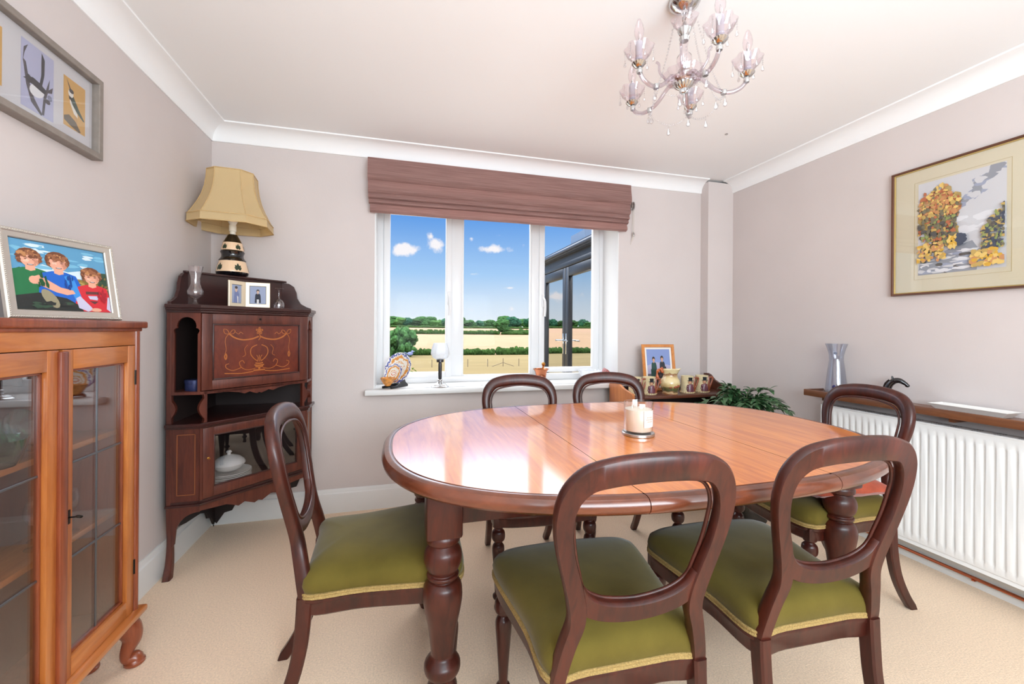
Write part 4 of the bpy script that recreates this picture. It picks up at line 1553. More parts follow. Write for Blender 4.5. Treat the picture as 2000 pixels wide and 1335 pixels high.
# hinged double photo frame
df = thing('double_photo_frame', 'small hinged double photo frame in pale gold on the corner cabinet ledge', 'photo frame', V((KX, KY, 0)) + FM @ V((-.045, .065, ZL)))
df.rotation_euler = (0, 0, R(8))
GOLDF = pmat('pale_gold_frame', C(230, 212, 184), .35, metal=.25)
for nm, ang, w in (('left leaf', -68, .10), ('right leaf', 12, .115)):
    lf = bpy.data.objects.new('frame_leaf', None); COL.objects.link(lf); lf.parent = df;
    lf.location = (0, 0, 0)
    sg = -1 if 'left' in nm else 1
    lf.rotation_euler = (0, 0, R(55) if sg < 0 else R(6))
    h = .135
    bm = nbm()
    frame_ring(bm, w, h, .02, [(0, 0), (0, .006), (.002, .008), (.018, .007), (.02, .003), (.02, 0)])
    xform(bm, M.Translation((sg * (w / 2 + .003), 0, h / 2)))
    obj('frame', bm, GOLDF, lf, 30)
    bm = nbm()
    box(bm, sg * (w / 2 + .003) - w / 2 + .002, 0, .002, sg * (w / 2 + .003) + w / 2 - .002, .004, h - .002)
    obj('backing', bm, BLACKP, lf, 0)
    mt = [ink(150, 160, 186), ink(76, 66, 62), ink(206, 176, 158), ink(38, 40, 54), ink(214, 212, 214), ink(120, 130, 170)]
    shp = [(0, FULL)]
    if sg > 0:
        figure(shp, 0, .6, .8, 1, 2, 3)
        shp.append((4, [(-.14, -.5), (.14, -.5), (.12, -1), (-.12, -1)]))
        photo_face(shp, 0, .22, 1.1, 1)
    else:
        shp += [(5, [(-.6, -1), (-.4, .3), (.2, .5), (.6, .0), (.5, -1)]), (2, ell(-.05, .5, .28, .3, 12)), (1, ell(-.05, .72, .3, .16, 12)), (4, [(.1, -.2), (.4, -.3), (.4, -1), (.2, -1)])]
    cxl = sg * (w / 2 + .003)
    o = obj('photograph', flat_art([(mi, [(cxl + u * (w / 2 - .021), h / 2 + v * (h / 2 - .021)) for u, v in clip(q)]) for mi, q in shp], mt, .00005), mt, lf, 0, recalc=False)
    o.location = (0, -.0015, 0)
bm = nbm()
lathe(bm, [(0, .01), (.003, .01), (.003, .125), (0, .125)], 10, (0, -.004, 0))
obj('hinge', bm, BRASS, df)
wineglass('small stemmed glass standing upside down on the right end of the corner cabinet ledge', V((KX, KY, 0)) + FM @ V((.165, .105, ZL)), .12, flip=True)

# ------------------------------------------------------------------ table lamp on the cabinet gallery
lp = kpos(452, 0, 10)
d = ray(454, 535)
t = 2.335
tl = thing('table_lamp', 'pottery table lamp with cream fabric shade on top of the corner cabinet', 'lamp', (d.x * t, d.y * t, 1.468), R(6))
bm = nbm()
bands = [([(0, 0), (.066, 0), (.075, .006), (.079, .02)], 0), ([(.079, .02), (.079, .026)], 1), ([(.079, .026), (.073, .05), (.066, .075), (.064, .082)], 1), ([(.064, .082), (.066, .088), (.06, .095), (.054, .105), (.053, .118), (.057, .128), (.059, .134)], 0),
         ([(.059, .134), (.055, .142)], 0), ([(.055, .142), (.055, .15), (.049, .17), (.047, .185)], 1), ([(.047, .185), (.044, .19), (.036, .205), (.026, .225), (.022, .232), (0, .234)], 0)]
for pr, mi in bands:
    lathe(bm, pr, 32, mi=mi, cap=False)
obj('base', bm, [BLACKG, PEACH], tl, 45)
bm = nbm()


def leafpatch(bm, ang, z0, rfun, s):
    for k, (da, ln) in enumerate(((0, 1.0), (.55, .8), (-.55, .8), (1.1, .6), (-1.1, .6), (1.6, .45), (-1.6, .45))):
        pts = []
        for q in range(5):
            f = q / 4
            wv = .2 * sin(pi * f) * s
            pts.append((f * ln * s, wv))
        poly = pts + [(a, -b) for a, b in pts[-2:0:-1]]
        vs = []
        for a, b in poly:
            du = a * sin(da) + b * cos(da)
            dv = a * cos(da) - b * sin(da)
            z = z0 + dv
            r = rfun(z) + .001
            an = ang + du / r
            vs.append(bm.verts.new((r * cos(an), r * sin(an), z)))
        bm.faces.new(vs)


r1 = lambda z: .079 - .0150 * max(0, min(1, (z - .026) / .056)) if z < .09 else .055 - .008 * max(0, min(1, (z - .15) / .035))
for k in range(5):
    leafpatch(bm, 2 * pi * k / 5 - 2.25, .034, r1, .034)
    leafpatch(bm, 2 * pi * k / 5 - 2.1, .151, r1, .026)
obj('leaf_decoration', bm, pmat('painted_leaves', C(40, 58, 40), .3, noise=.4, nscale=90), tl, 30, recalc=False)
bm = nbm()
lathe(bm, [(0, .232), (.014, .232), (.014, .25), (.018, .252), (.018, .285), (0, .285)], 18)
obj('lampholder', bm, pmat('cream_plastic', C(226, 220, 206), .4), tl)
bm = nbm()
lathe(bm, [(0, .28), (.014, .285), (.03, .32), (.031, .34), (.02, .365), (0, .372)], 18)
obj('bulb', bm, pmat('opal_bulb', C(240, 238, 232), .2), tl)


def shade_ring(hw, z, k=.42):
    """square with cut corners, k = fraction of the half side that stays straight"""
    c = hw * k
    return [(hw, -c, z), (hw, c, z), (c, hw, z), (-c, hw, z), (-hw, c, z), (-hw, -c, z), (-c, -hw, z), (c, -hw, z)]


bm = nbm()
prof = [(.196, .262), (.194, .306), (.190, .307), (.172, .34), (.151, .385), (.134, .43), (.122, .48), (.116, .53), (.114, .575)]
rings = []
SUBD = 6
prof = [(a * .945, .27 + (b - .262) * .955) for a, b in prof]
for hw, z in prof:
    c = shade_ring(hw, z, .55)
    rg = []
    for i in range(8):
        a, b = V(c[i]), V(c[(i + 1) % 8])
        for q in range(SUBD):
            p = a.lerp(b, q / SUBD)
            # panels of stretched cloth curve slightly inward between the ribs
            f = 1 - .018 * sin(pi * q / SUBD)
            zz = z + (-.012 * sin(pi * q / SUBD) * 0 if z > .3 else 0)
            rg.append(bm.verts.new((p.x * f, p.y * f, zz)))
    rings.append(rg)
n = len(rings[0])
for a, b in zip(rings, rings[1:]):
    for i in range(n):
        bm.faces.new((a[i], a[(i + 1) % n], b[(i + 1) % n], b[i]))
bmesh.ops.solidify(bm, geom=bm.faces[:], thickness=-.002)
SHADE = pmat('cream_lampshade_fabric', C(244, 220, 172), .8, sheen=.2, bump=.15, bscale=400)
sd = obj('lamp_shade', bm, SHADE, tl, 25)
bm = nbm()
for k in range(8):
    pts = [shade_ring(hw + .0015, z, .55)[k] for hw, z in prof[2:]]
    tube(bm, pts, .0018, 6)
for hw, z in ((prof[0][0], prof[0][1]), (prof[1][0], prof[1][1]), (prof[-1][0], prof[-1][1])):
    tube(bm, shade_ring(hw + .001, z, .55), .0022, 6, closed=True)
obj('piping', bm, pmat('shade_piping', C(206, 172, 120), .8), sd, 60)

# ------------------------------------------------------------------ things on the window sill
ZS = .785


def china(name):
    """white china with an orange and blue band, painted by distance from the centre"""
    if name in MATS:
        return MATS[name]
    m, nt, b = newmat(name)
    N, L = nt.nodes.new, nt.links.new
    tc = N('ShaderNodeTexCoord')
    ln = N('ShaderNodeVectorMath'); ln.operation = 'LENGTH'
    L(tc.outputs['Object'], ln.inputs[0])
    rp = N('ShaderNodeValToRGB'); rp.color_ramp.interpolation = 'CONSTANT'
    e = rp.color_ramp.elements
    cols = [(0, C(240, 236, 226)), (.16, C(214, 120, 86)), (.24, C(240, 236, 226)), (.36, C(226, 170, 110)), (.42, C(240, 234, 222)), (.62, C(222, 150, 70)), (.78, C(240, 234, 222)), (.86, C(96, 104, 168)), (.97, C(236, 236, 240))]
    e[0].position, e[0].color = cols[0]
    e[1].position, e[1].color = cols[-1]
    for p, c in cols[1:-1]:
        q = e.new(p); q.color = c
    nz = N('ShaderNodeTexNoise'); nz.inputs['Scale'].default_value = 45; nz.inputs['Detail'].default_value = 2
    L(tc.outputs['Object'], nz.inputs['Vector'])
    sc = N('ShaderNodeMath'); sc.operation = 'MULTIPLY_ADD'; sc.inputs[1].default_value = 1 / .107 if 'large' in name else (1 / .07 if 'small' in name else 1 / .05)
    off = N('ShaderNodeMath'); off.operation = 'MULTIPLY_ADD'; off.inputs[1].default_value = .5; off.inputs[2].default_value = -.25
    L(nz.outputs['Fac'], off.inputs[0])
    L(ln.outputs['Value'], sc.inputs[0]); L(off.outputs[0], sc.inputs[2])
    L(sc.outputs[0], rp.inputs[0])
    L(rp.outputs[0], b.inputs['Base Color'])
    b.inputs['Roughness'].default_value = .15
    b.inputs['Coat Weight'].default_value = .4
    MATS[name] = m
    return m


RIMB = pmat('blue_china_rim', C(120, 128, 186), .2, coat=.4)
st = thing('plate_stand', 'black display stand holding the painted china at the left end of the sill', 'stand', (-.02, 2.945, ZS), R(-38))
bm = nbm()
for x in (-.035, .035):
    prism(bm, [(-.075, 0), (.10, 0), (.10, .014), (.03, .018), (.005, .03), (-.02, .07), (-.03, .09), (-.045, .10), (-.04, .05), (-.05, .03), (-.075, .012)], x - .004, x + .004, lambda u, v, w: V((w, -u, v)))
objs('side', bm, BLACKP, st, 0)
bm = nbm()
box(bm, -.035, -.065, .004, .035, -.05, .014); box(bm, -.035, .03, .004, .035, .05, .014)
objs('crossbar', bm, BLACKP, st, 0)


def plate(name, rad, matn, loc, rz, tilt, label):
    bm = nbm()
    k = rad / .107
    pr = [(0, .003), (.05 * k, .003), (.07 * k, .005), (.105 * k, .014 * k + .002), (.107 * k, .016 * k + .002), (.107 * k, .0175 * k + .002), (.104 * k, .017 * k + .002), (.069 * k, .008), (0, .0055)]
    lathe(bm, pr, 40, cap=False)
    o = obj(name, bm, china(matn), None, 50)
    o.matrix_world = M.Translation(loc) @ M.Rotation(rz, 4, 'Z') @ M.Rotation(tilt, 4, 'X')
    return tag(o, label, 'plate')


sR = lambda u, v: V((-.02, 2.945, ZS)) + M.Rotation(R(-38), 3, 'Z') @ V((0, u, v))
plate('dinner_plate', .107, 'large_painted_china', sR(.03, .125), R(-38), R(72), 'larger orange and blue painted plate on the black sill stand')
plate('saucer', .072, 'small_painted_china', sR(-.025, .09), R(-38), R(68), 'smaller painted saucer leaning before the plate on the black sill stand')
bm = nbm()
lathe(bm, [(0, 0), (.018, 0), (.02, .006), (.034, .02), (.044, .04), (.049, .054), (.0475, .054), (.042, .04), (.03, .02), (0, .01)], 30, cap=False)
tube(bm, crom([(.046, 0, .047), (.062, 0, .054), (.07, 0, .042), (.058, 0, .028), (.038, 0, .024)], 5), .0026, 8)
o = obj('teacup', bm, pmat('cup_painted_china', C(222, 150, 74), .15, coat=.4, noise=.5, nscale=55), None, 60)
o.location = sR(-.09, .018)
o.rotation_euler = (0, 0, R(-15))
tag(o, 'painted orange teacup with a loop handle on the front of the black sill stand', 'cup')

lampx = thing('glass_lamp', 'small chrome table lamp with a cut glass shade on the window sill', 'lamp', (.268, 2.885, ZS))
bm = nbm()
turned(bm, [(.0, .0), (.055, .0), (.056, .006), (.048, .011), (.046, .016), (.038, .02), (.036, .024), (.02, .03), (.013, .036), (.018, .04), (.018, .05), (.011, .054)], (0, 0, 0), 30)
obj('base', bm, CHROME, lampx)
bm = nbm()
turned(bm, [(.011, .05), (.012, .07), (.012, .15), (.01, .165), (.012, .17)], (0, 0, 0), 20)
obj('stem', bm, pmat('gunmetal', C(70, 68, 70), .3, metal=.8), lampx)
bm = nbm()
lathe(bm, [(.012, .168), (.024, .17), (.025, .19), (.022, .194), (0, .194)], 24)
obj('gallery_ring', bm, MATS['gunmetal'], lampx)
bm = nbm()
lathe(bm, [(.026, .188), (.05, .2), (.062, .225), (.06, .25), (.05, .285), (.044, .30), (.041, .30), (.047, .285), (.057, .25), (.058, .225), (.046, .204), (.024, .192)], 48, cap=False, sq=lambda a, z: 1 + .02 * (1 if (int(a / (2 * pi) * 24 + z * 60) % 2) else -1))
obj('shade', bm, frosted('cut_glass_shade'), lampx, 20)

mo = thing('pestle_and_mortar', 'small copper mortar with a brass pestle on the sill behind a chair', 'mortar', (1.035, 2.99, ZS))
mo.scale = (1.12, 1.12, 1.12)
bm = nbm()
lathe(bm, [(0, 0), (.034, 0), (.035, .006), (.03, .012), (.034, .03), (.036, .034), (.034, .038), (.038, .06), (.042, .075), (.053, .088), (.053, .091), (.04, .082), (.032, .04), (0, .02)], 30, cap=False)
obj('mortar', bm, COPPER, mo, 50)
bm = nbm()
turned(bm, [(.0, .0), (.012, .004), (.012, .02), (.006, .04), (.006, .075), (.008, .08), (.005, .085), (.012, .095), (.013, .104), (.006, .112), (0, .113)], (0, 0, 0), 16)
xform(bm, M.Translation((.004, 0, .022)) @ M.Rotation(R(8), 4, 'Y'))
obj('pestle', bm, BRASS, mo)
bm = nbm()
lathe(bm, [(0, 0), (.035, 0), (.04, .006), (.038, .012), (.062, .03), (.084, .06), (.09, .085), (.087, .085), (.08, .06), (.058, .033), (0, .016)], 60, cap=False, sq=lambda a, z: 1 + (.0 + .5 * z) * cos(14 * a + 30 * z))
o = obj('glass_bowl', bm, frosted('moulded_glass'), None, 40)
o.location = (1.44, 2.99, ZS)
tag(o, 'fluted clear glass bowl at the right end of the window sill', 'bowl')
bm = nbm()
lathe(bm, [(0, 0), (.025, 0), (.028, .004), (.05, .028), (.056, .045), (.054, .045), (.046, .028), (0, .008)], 24, cap=False, sq=lambda a, z: 1 + .05 * cos(8 * a) * z / .045)
xform(bm, M.Rotation(R(48), 4, 'Y'))
o = obj('patterned_dish', bm, pmat('red_white_pattern', C(176, 108, 104), .3, noise=.55, nscale=120), None, 40)
o.location = (1.53, 2.92, ZS + .034)
tag(o, 'small red and white patterned dish tilted against the right window reveal', 'dish')
bm = nbm()
sweep(bm, crom([(0, 0, .002), (.03, .003, .004), (.06, 0, .004), (.085, -.002, .003)], 4), [rsec(.004 + .012 * max(0, (k - 6)) / 6, .003) for k in range(13)], normal=(0, 0, 1))
o = obj('spoon', bm, PEWTER, None, 60)
o.location = (.56, 2.9, ZS)
o.rotation_euler = (0, 0, R(30))
tag(o, 'thin flat metal spoon lying on the window sill', 'spoon')

# ------------------------------------------------------------------ bureau in the back right corner
u0, u1, v0, v1 = 1.50, 2.34, 2.47, 2.785
bu = thing('bureau', 'low dark wooden bureau with shaped gallery ends right of the window', 'bureau', (u0, v0, 0))
UW, UD, UZ = u1 - u0, v1 - v0, .735
endp = [(0, 0), (UD, 0), (UD, UZ + .115), (UD - .04, UZ + .118), (UD - .07, UZ + .108), (UD - .11, UZ + .075), (UD - .2, UZ + .04), (.03, UZ + .024), (.008, UZ + .02), (0, UZ + .008)]
for x, mt_, nm in ((0, BUREAU_O, 'end_panel'), (UW - .018, BUREAU, 'end_panel')):
    bm = nbm()
    prism(bm, endp, x, x + .018, lambda u, v, w: V((w, u, v)))
    obj(nm, bm, mt_, bu, 0, bev=.002)
bm = nbm()
box(bm, .018, .004, UZ - .02, UW - .018, UD - .005, UZ, .003)
obj('top_shelf', bm, BUREAU, bu)
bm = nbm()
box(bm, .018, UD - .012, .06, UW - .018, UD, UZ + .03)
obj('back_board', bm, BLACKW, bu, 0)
for z in (.12, .42):
    bm = nbm()
    box(bm, .018, .02, z, UW - .018, UD - .012, z + .018, .002)
    obj('shelf', bm, BUREAU, bu)
bm = nbm()
box(bm, .018, .03, .02, UW - .018, .048, .12)
obj('plinth', bm, BUREAU, bu, 0)


def P2(px, y):
    d = ray(px, 700)
    return d.x / d.y * y


BODY = pmat('mug_cream_body', C(226, 208, 168), .22, coat=.5, noise=.12, nscale=30)
COATC = pmat('relief_plum_coat', C(104, 54, 66), .35, coat=.3)
HATC = pmat('relief_black_hat', C(32, 34, 40), .35, coat=.3)
SKINC = pmat('relief_skin', C(206, 150, 116), .4)
HANDLEC = pmat('glazed_brown_handle', C(140, 70, 40), .3, coat=.4)
DOTC = pmat('relief_foot_beading', C(186, 150, 104), .4)


def mug(label, x, y, rz):
    t = thing('relief_mug', label, 'mug', (x, y, UZ), rz, 'relief mugs on the bureau')
    bm = nbm()
    lathe(bm, [(0, 0), (.05, 0), (.051, .008), (.046, .012), (.0445, .118), (.0455, .121), (.042, .121), (.0415, .014), (0, .012)], 32, cap=False)
    obj('body', bm, BODY, t, 50)
    bm = nbm()
    for k in range(20):
        a = 2 * pi * k / 20
        ico(bm, .0055, (.0495 * cos(a), .0495 * sin(a), .007), 1)
    obj('foot_beading', bm, DOTC, t)
    # relief man in coat and tall hat, on the -y side
    bm = nbm()
    lathe(bm, [(0, .012), (.027, .012), (.026, .03), (.021, .05), (.02, .062), (.012, .07), (0, .072)], 18, mat=M.Translation((.004, -.036, 0)) @ M.Diagonal((1, .62, 1, 1)))
    ico(bm, 1, (-.016, -.043, .046), 2, (.008, .008, .017)); ico(bm, 1, (-.022, -.046, .032), 1, (.007, .007, .007))
    obj('relief_coat', bm, COATC, t)
    bm = nbm()
    ico(bm, 1, (.0, -.045, .08), 2, (.0125, .010, .014)); ico(bm, 1, (-.0135, -.047, .079), 1, (.005, .004, .0035)); ico(bm, 1, (-.006, -.047, .07), 1, (.007, .007, .006))
    obj('relief_face', bm, SKINC, t)
    bm = nbm()
    lathe(bm, [(0, 0), (.021, 0), (.021, .0025), (.0125, .0035), (.0145, .024), (0, .025)], 16, (.002, -.043, .09))
    ico(bm, 1, (.009, -.045, .082), 1, (.007, .008, .011))
    obj('relief_hat', bm, HATC, t)
    bm = nbm()
    box(bm, .028, -.041, .012, .04, -.026, .116, .004)
    obj('relief_post', bm, HANDLEC, t)
    bm = nbm()
    sweep(bm, crom([(.042, 0, .105), (.07, 0, .108), (.078, 0, .1), (.066, 0, .06), (.05, 0, .02), (.044, 0, .012)], 4), rsec(.012, .012, .3))
    obj('handle', bm, HANDLEC, t)
    return t


ym = 2.575
m0 = mug('relief mug standing leftmost on the bureau, partly behind a chair back', P2(1241, ym), ym, R(-12))
for px, yy, lb, a in ((1268, ym, 'relief mug with a hatted man standing just left of the pottery jug', -12), (1343, ym, 'relief mug with a hatted man standing just right of the pottery jug', -14), (1371, ym + .01, 'relief mug standing rightmost on the bureau', -16)):
    dup(m0, (P2(px, yy), yy, UZ), R(a), lb)
jg = thing('pottery_jug', 'large cream pottery jug with a hunting scene and brown handle on the bureau', 'jug', (P2(1309, 2.555), 2.555, UZ), R(-14))
bm = nbm()
pr = [(0, 0), (.052, 0), (.054, .006), (.05, .014), (.058, .035), (.067, .06), (.068, .08), (.062, .1), (.05, .118), (.046, .135), (.05, .155), (.058, .172), (.055, .172), (.043, .136), (.055, .1), (.06, .07), (0, .02)]
fs = lathe(bm, pr, 36, cap=False)
for v in bm.verts:
    if v.co.z > .13:
        k = (v.co.z - .13) / .042
        if v.co.x > 0 and abs(v.co.y) < .04:
            v.co.x += .022 * k * (1 - abs(v.co.y) / .04)
            v.co.z += .008 * k * (1 - abs(v.co.y) / .04)


def jug_mat():
    m, nt, b = newmat('jug_painted_glaze')
    N, L = nt.nodes.new, nt.links.new
    tc = N('ShaderNodeTexCoord'); sp = N('ShaderNodeSeparateXYZ')
    L(tc.outputs['Object'], sp.inputs[0])
    nz = N('ShaderNodeTexNoise'); nz.inputs['Scale'].default_value = 28; nz.inputs['Detail'].default_value = 3
    L(tc.outputs['Object'], nz.inputs['Vector'])
    ma = N('ShaderNodeMath'); ma.operation = 'MULTIPLY_ADD'; ma.inputs[1].default_value = .055; ma.inputs[2].default_value = -.0275
    L(nz.outputs['Fac'], ma.inputs[0])
    ad = N('ShaderNodeMath'); L(sp.outputs['Z'], ad.inputs[0]); L(ma.outputs[0], ad.inputs[1])
    mr = N('ShaderNodeMapRange'); mr.inputs[1].default_value = 0; mr.inputs[2].default_value = .18
    L(ad.outputs[0], mr.inputs[0])
    rp = N('ShaderNodeValToRGB')
    e = rp.color_ramp.elements
    cols = [(0, C(150, 96, 60)), (.05, C(206, 176, 130)), (.1, C(150, 110, 80)), (.16, C(80, 84, 52)), (.26, C(110, 100, 62)), (.34, C(210, 180, 124)), (.5, C(232, 212, 164)), (.6, C(226, 204, 152)), (.7, C(214, 186, 132)), (.78, C(140, 84, 56)), (.84, C(226, 208, 160)), (1, C(232, 214, 168))]
    e[0].position, e[0].color = cols[0]
    e[1].position, e[1].color = cols[-1]
    for p, c in cols[1:-1]:
        q = e.new(p); q.color = c
    L(mr.outputs[0], rp.inputs[0]); L(rp.outputs[0], b.inputs['Base Color'])
    b.inputs['Roughness'].default_value = .2
    b.inputs['Coat Weight'].default_value = .5
    return m


obj('body', bm, jug_mat(), jg, 50)
bm = nbm()
tube(bm, crom([(-.05, 0, .15), (-.075, 0, .172), (-.092, 0, .15), (-.088, 0, .11), (-.066, 0, .075)], 5), [.008 + .003 * sin(k) for k in range(21)], 10)
ico(bm, .014, (-.062, 0, .172), 2, (1.2, .8, .9)); ico(bm, .005, (-.058, -.006, .184), 1); ico(bm, .005, (-.058, .006, .184), 1)
obj('handle', bm, pmat('glazed_orange_handle', C(186, 92, 46), .3, coat=.4), jg)
bm = nbm()
for x, z, s in ((.012, .055, .012), (.03, .06, .013), (-.02, .05, .008)):
    ico(bm, s, (x, -sqrt(max(0, .067 ** 2 - x * x)) + .003, z), 2, (1.2, .5, .8)); ico(bm, s * .5, (x + s * .9, -sqrt(max(0, .066 ** 2 - (x + s) ** 2)) + .003, z + s * .8), 1, (1, .6, 1))
obj('relief_hunt', bm, pmat('relief_chestnut', C(150, 74, 48), .35), jg)

# photo behind the jug
pf = thing('photo_frame', 'orange wooden frame with a photo of a seated couple on the bureau', 'photo frame')
fx0, fx1, fy = P2(1257, 2.72), P2(1322, 2.70), 2.70
pf.matrix_world = M.Translation(((fx0 + fx1) / 2 - .005, fy, UZ + .0)) @ M.Rotation(R(-6), 4, 'Z') @ M.Rotation(R(-9), 4, 'X')
w, h = .258, .345
bm = nbm()
frame_ring(bm, w, h, .022, [(0, 0), (0, .012), (.003, .015), (.019, .013), (.022, .009), (.022, 0)])
xform(bm, M.Translation((0, 0, h / 2)))
obj('frame', bm, wood('orange_pine_frame', C(190, 110, 44), C(222, 148, 74), (9, 9, 9), 4, .35, .4), pf, 30)
bm = nbm()
box(bm, -w / 2 + .01, -.004, .01, w / 2 - .01, .004, h - .01)
obj('mount', bm, PAPER, pf, 0)
mt = [ink(132, 150, 200), ink(176, 170, 196), ink(58, 46, 42), ink(206, 156, 130), ink(40, 72, 66), ink(48, 48, 54), ink(92, 84, 96), ink(58, 56, 66)]
shp = [(0, FULL), (1, [(-1, .1), (-.2, .3), (1, .1), (1, -.35), (-1, -.35)]), (6, [(-1, -.35), (1, -.3), (1, -1), (-1, -1)])]
figure(shp, -.42, .55, .5, 2, 3, 4)
figure(shp, .3, .6, .52, 2, 3, 5)
shp += [(4, [(-.7, -.1), (-.3, .0), (.1, -.45), (-.2, -.6), (-.7, -.5)]), (5, [(.1, .0), (.6, .05), (.75, -.5), (.2, -.55)]), (7, [(-.6, -.5), (.7, -.5), (.8, -.8), (-.7, -.8)]), (3, ell(.55, -.42, .08, .05, 8)), (2, ell(-.1, -.38, .16, .14, 10))]
sh = [(mi, [(u * (w / 2 - .036), h / 2 + v * (h / 2 - .036)) for u, v in clip(q)]) for mi, q in shp]
o = obj('photograph', flat_art(sh, mt, .00001), mt, pf, 0, recalc=False)
o.location = (0, -.0045, 0)
bm = nbm()
sweep(bm, [(0, .004, .2), (0, .05, .012)], rsec(.06, .003), normal=(0, 1, .2))
obj('easel_strut', bm, BLACKP, pf, 0)

# ------------------------------------------------------------------ arching plant on a pedestal
px_, py_ = 2.13, 2.17
pn = thing('plant_stand', 'dark wooden pedestal stand carrying the plant by the right wall', 'plant stand', (px_, py_, 0))
bm = nbm()
turned(bm, [(.0, .0), (.11, .0), (.112, .012), (.08, .025), (.03, .04), (.024, .07), (.022, .3), (.026, .4), (.03, .44), (.05, .455), (.12, .46), (.122, .475), (0, .476)], (0, 0, 0), 28)
obj('pedestal', bm, pmat('dark_stand_wood', C(52, 44, 34), .45, coat=.2), pn)
pl = thing('potted_plant', 'dark green arching leafy plant in a pot beside the radiator', 'plant', (px_, py_, .476))
bm = nbm()
lathe(bm, [(0, 0), (.07, 0), (.075, .006), (.095, .12), (.1, .13), (.1, .14), (.09, .14), (.086, .12), (0, .115)], 28, cap=False)
obj('pot', bm, pmat('terracotta_pot', C(150, 90, 62), .7), pl)
bm = nbm()
lathe(bm, [(0, .122), (.088, .122), (0, .126)], 20, cap=False)
obj('soil', bm, pmat('potting_soil', C(48, 36, 28), 1), pl)
rp_ = random.Random(5)


def leaf(bm, p, dirv, up, ln, wd):
    dirv = dirv.normalized()
    side = dirv.cross(up).normalized()
    n = 5
    L_, C_, R_ = [], [], []
    for k in range(n + 1):
        f = k / n
        c = p + dirv * ln * f - up * ln * .35 * f * f
        w = wd * (sin(pi * min(1, f * .93 + .07)) ** .8) * (1 - .25 * f)
        L_.append(bm.verts.new(c + side * w / 2 + up * w * .18)); C_.append(bm.verts.new(c)); R_.append(bm.verts.new(c - side * w / 2 + up * w * .18))
    for k in range(n):
        bm.faces.new((L_[k], C_[k], C_[k + 1], L_[k + 1])); bm.faces.new((C_[k], R_[k], R_[k + 1], C_[k + 1]))


sb, lb_ = nbm(), nbm()
for k in range(44):
    a = rp_.uniform(0, 2 * pi)
    reach = rp_.uniform(.08, .30)
    hgt = rp_.uniform(.10, .25) * (1.15 - reach)
    st_ = V((.05 * cos(a) * rp_.random(), .05 * sin(a) * rp_.random(), .12))
    tip = V((reach * cos(a), reach * sin(a), .12 + hgt - .10 * (reach / .3) ** 2))
    mid = st_.lerp(tip, .5) + V((0, 0, .09))
    pts = crom([st_, mid, tip], 6)
    tube(sb, pts, [.004 - .0022 * i / len(pts) for i in range(len(pts))], 6)
    n = len(pts)
    for i in range(3, n):
        tg = (pts[min(i + 1, n - 1)] - pts[i - 1]).normalized()
        for s in (-1, 1):
            if rp_.random() < .75:
                sd_ = tg.cross(V((0, 0, 1))).normalized() * s
                dv = (tg * rp_.uniform(.3, .9) + sd_ * rp_.uniform(.4, 1) + V((0, 0, rp_.uniform(-.1, .45))))
                leaf(lb_, pts[i], dv, V((0, 0, 1)), rp_.uniform(.045, .08), rp_.uniform(.024, .036))
    leaf(lb_, tip, (tip - mid) + V((0, 0, .04)), V((0, 0, 1)), rp_.uniform(.05, .08), .022)
obj('stem', sb, pmat('green_stem', C(70, 84, 48), .6), pl)
o = obj('foliage', lb_, pmat('dark_green_leaf', C(62, 98, 60), .36, noise=.4, nscale=30, coat=.15), pl, 60, recalc=False)
o['kind'] = 'stuff'

# ------------------------------------------------------------------ radiator, shelf and pipe on the right wall
ra = thing('radiator', 'white ribbed panel radiator under the shelf on the right wall', 'radiator', (XR, 0, 0))
RY0, RY1, RZ0, RZ1 = .55, 1.975, .112, .733
bm = nbm()
PIT = .0338
cols = []
nr = int((RY1 - RY0 - .04) / PIT)
yst = (RY0 + RY1) / 2 - nr * PIT / 2
ys = [(RY0, 0, 0), (yst, 0, 0)]
for k in range(nr):
    b0 = yst + k * PIT
    for f, d in ((.10, 0), (.20, -.0075), (.40, -.0075), (.50, 0), (1.0, 0)):
        ys.append((b0 + f * PIT, d, 1))
ys.append((RY1, 0, 0))
zrows = [(RZ0, 0), (RZ0 + .018, 0), (RZ0 + .02, 0), (RZ0 + .045, 0), (RZ0 + .062, 1), ((RZ0 + RZ1) / 2, 1), (RZ1 - .062, 1), (RZ1 - .045, 0), (RZ1 - .02, 0), (RZ1, 0)]
grid = []
for y, d, m_ in ys:
    grid.append([bm.verts.new((-.098 - d * mz + (.004 if i in (1,) else 0), y, z)) for i, (z, mz) in enumerate(zrows)])
for a, b in zip(grid, grid[1:]):
    for i in range(len(zrows) - 1):
        bm.faces.new((a[i], b[i], b[i + 1], a[i + 1]))
obj('front_panel', bm, ENAMEL, ra, 50)
bm = nbm()
box(bm, -.086, RY0 + .002, RZ0 + .01, -.04, RY1 - .002, RZ1 - .012)
obj('convector', bm, ENAMEL, ra, 0)
bm = nbm()
box(bm, -.1, RY0 - .004, RZ1 - .006, -.03, RY1 + .004, RZ1 + .004, .002)
box(bm, -.098, RY1, RZ0 + .02, -.03, RY1 + .004, RZ1, .001)
obj('casing', bm, ENAMEL, ra)
bm = nbm()
y = RY0 + .04
SLOT = BLACKP
while y < RY1 - .04:
    for q in range(3):
        box(bm, -.088 + q * .018, y, RZ1 + .0036, -.078 + q * .018, y + .004, RZ1 + .0046)
        box(bm, -.088 + q * .018, y + .018, RZ1 + .0036, -.078 + q * .018, y + .022, RZ1 + .0046)
    y += .075
g_ = obj('grille_slots', bm, pmat('grille_shadow_grey', C(90, 90, 92), .6), ra, 0)
g_['kind'] = 'stuff'
for yy in (RY0 + .2, RY1 - .2):
    bm = nbm()
    box(bm, -.04, yy, RZ0 + .06, -.001, yy + .03, RZ1 - .1)
    objs('wall_bracket', bm, ENAMEL, ra, 0)
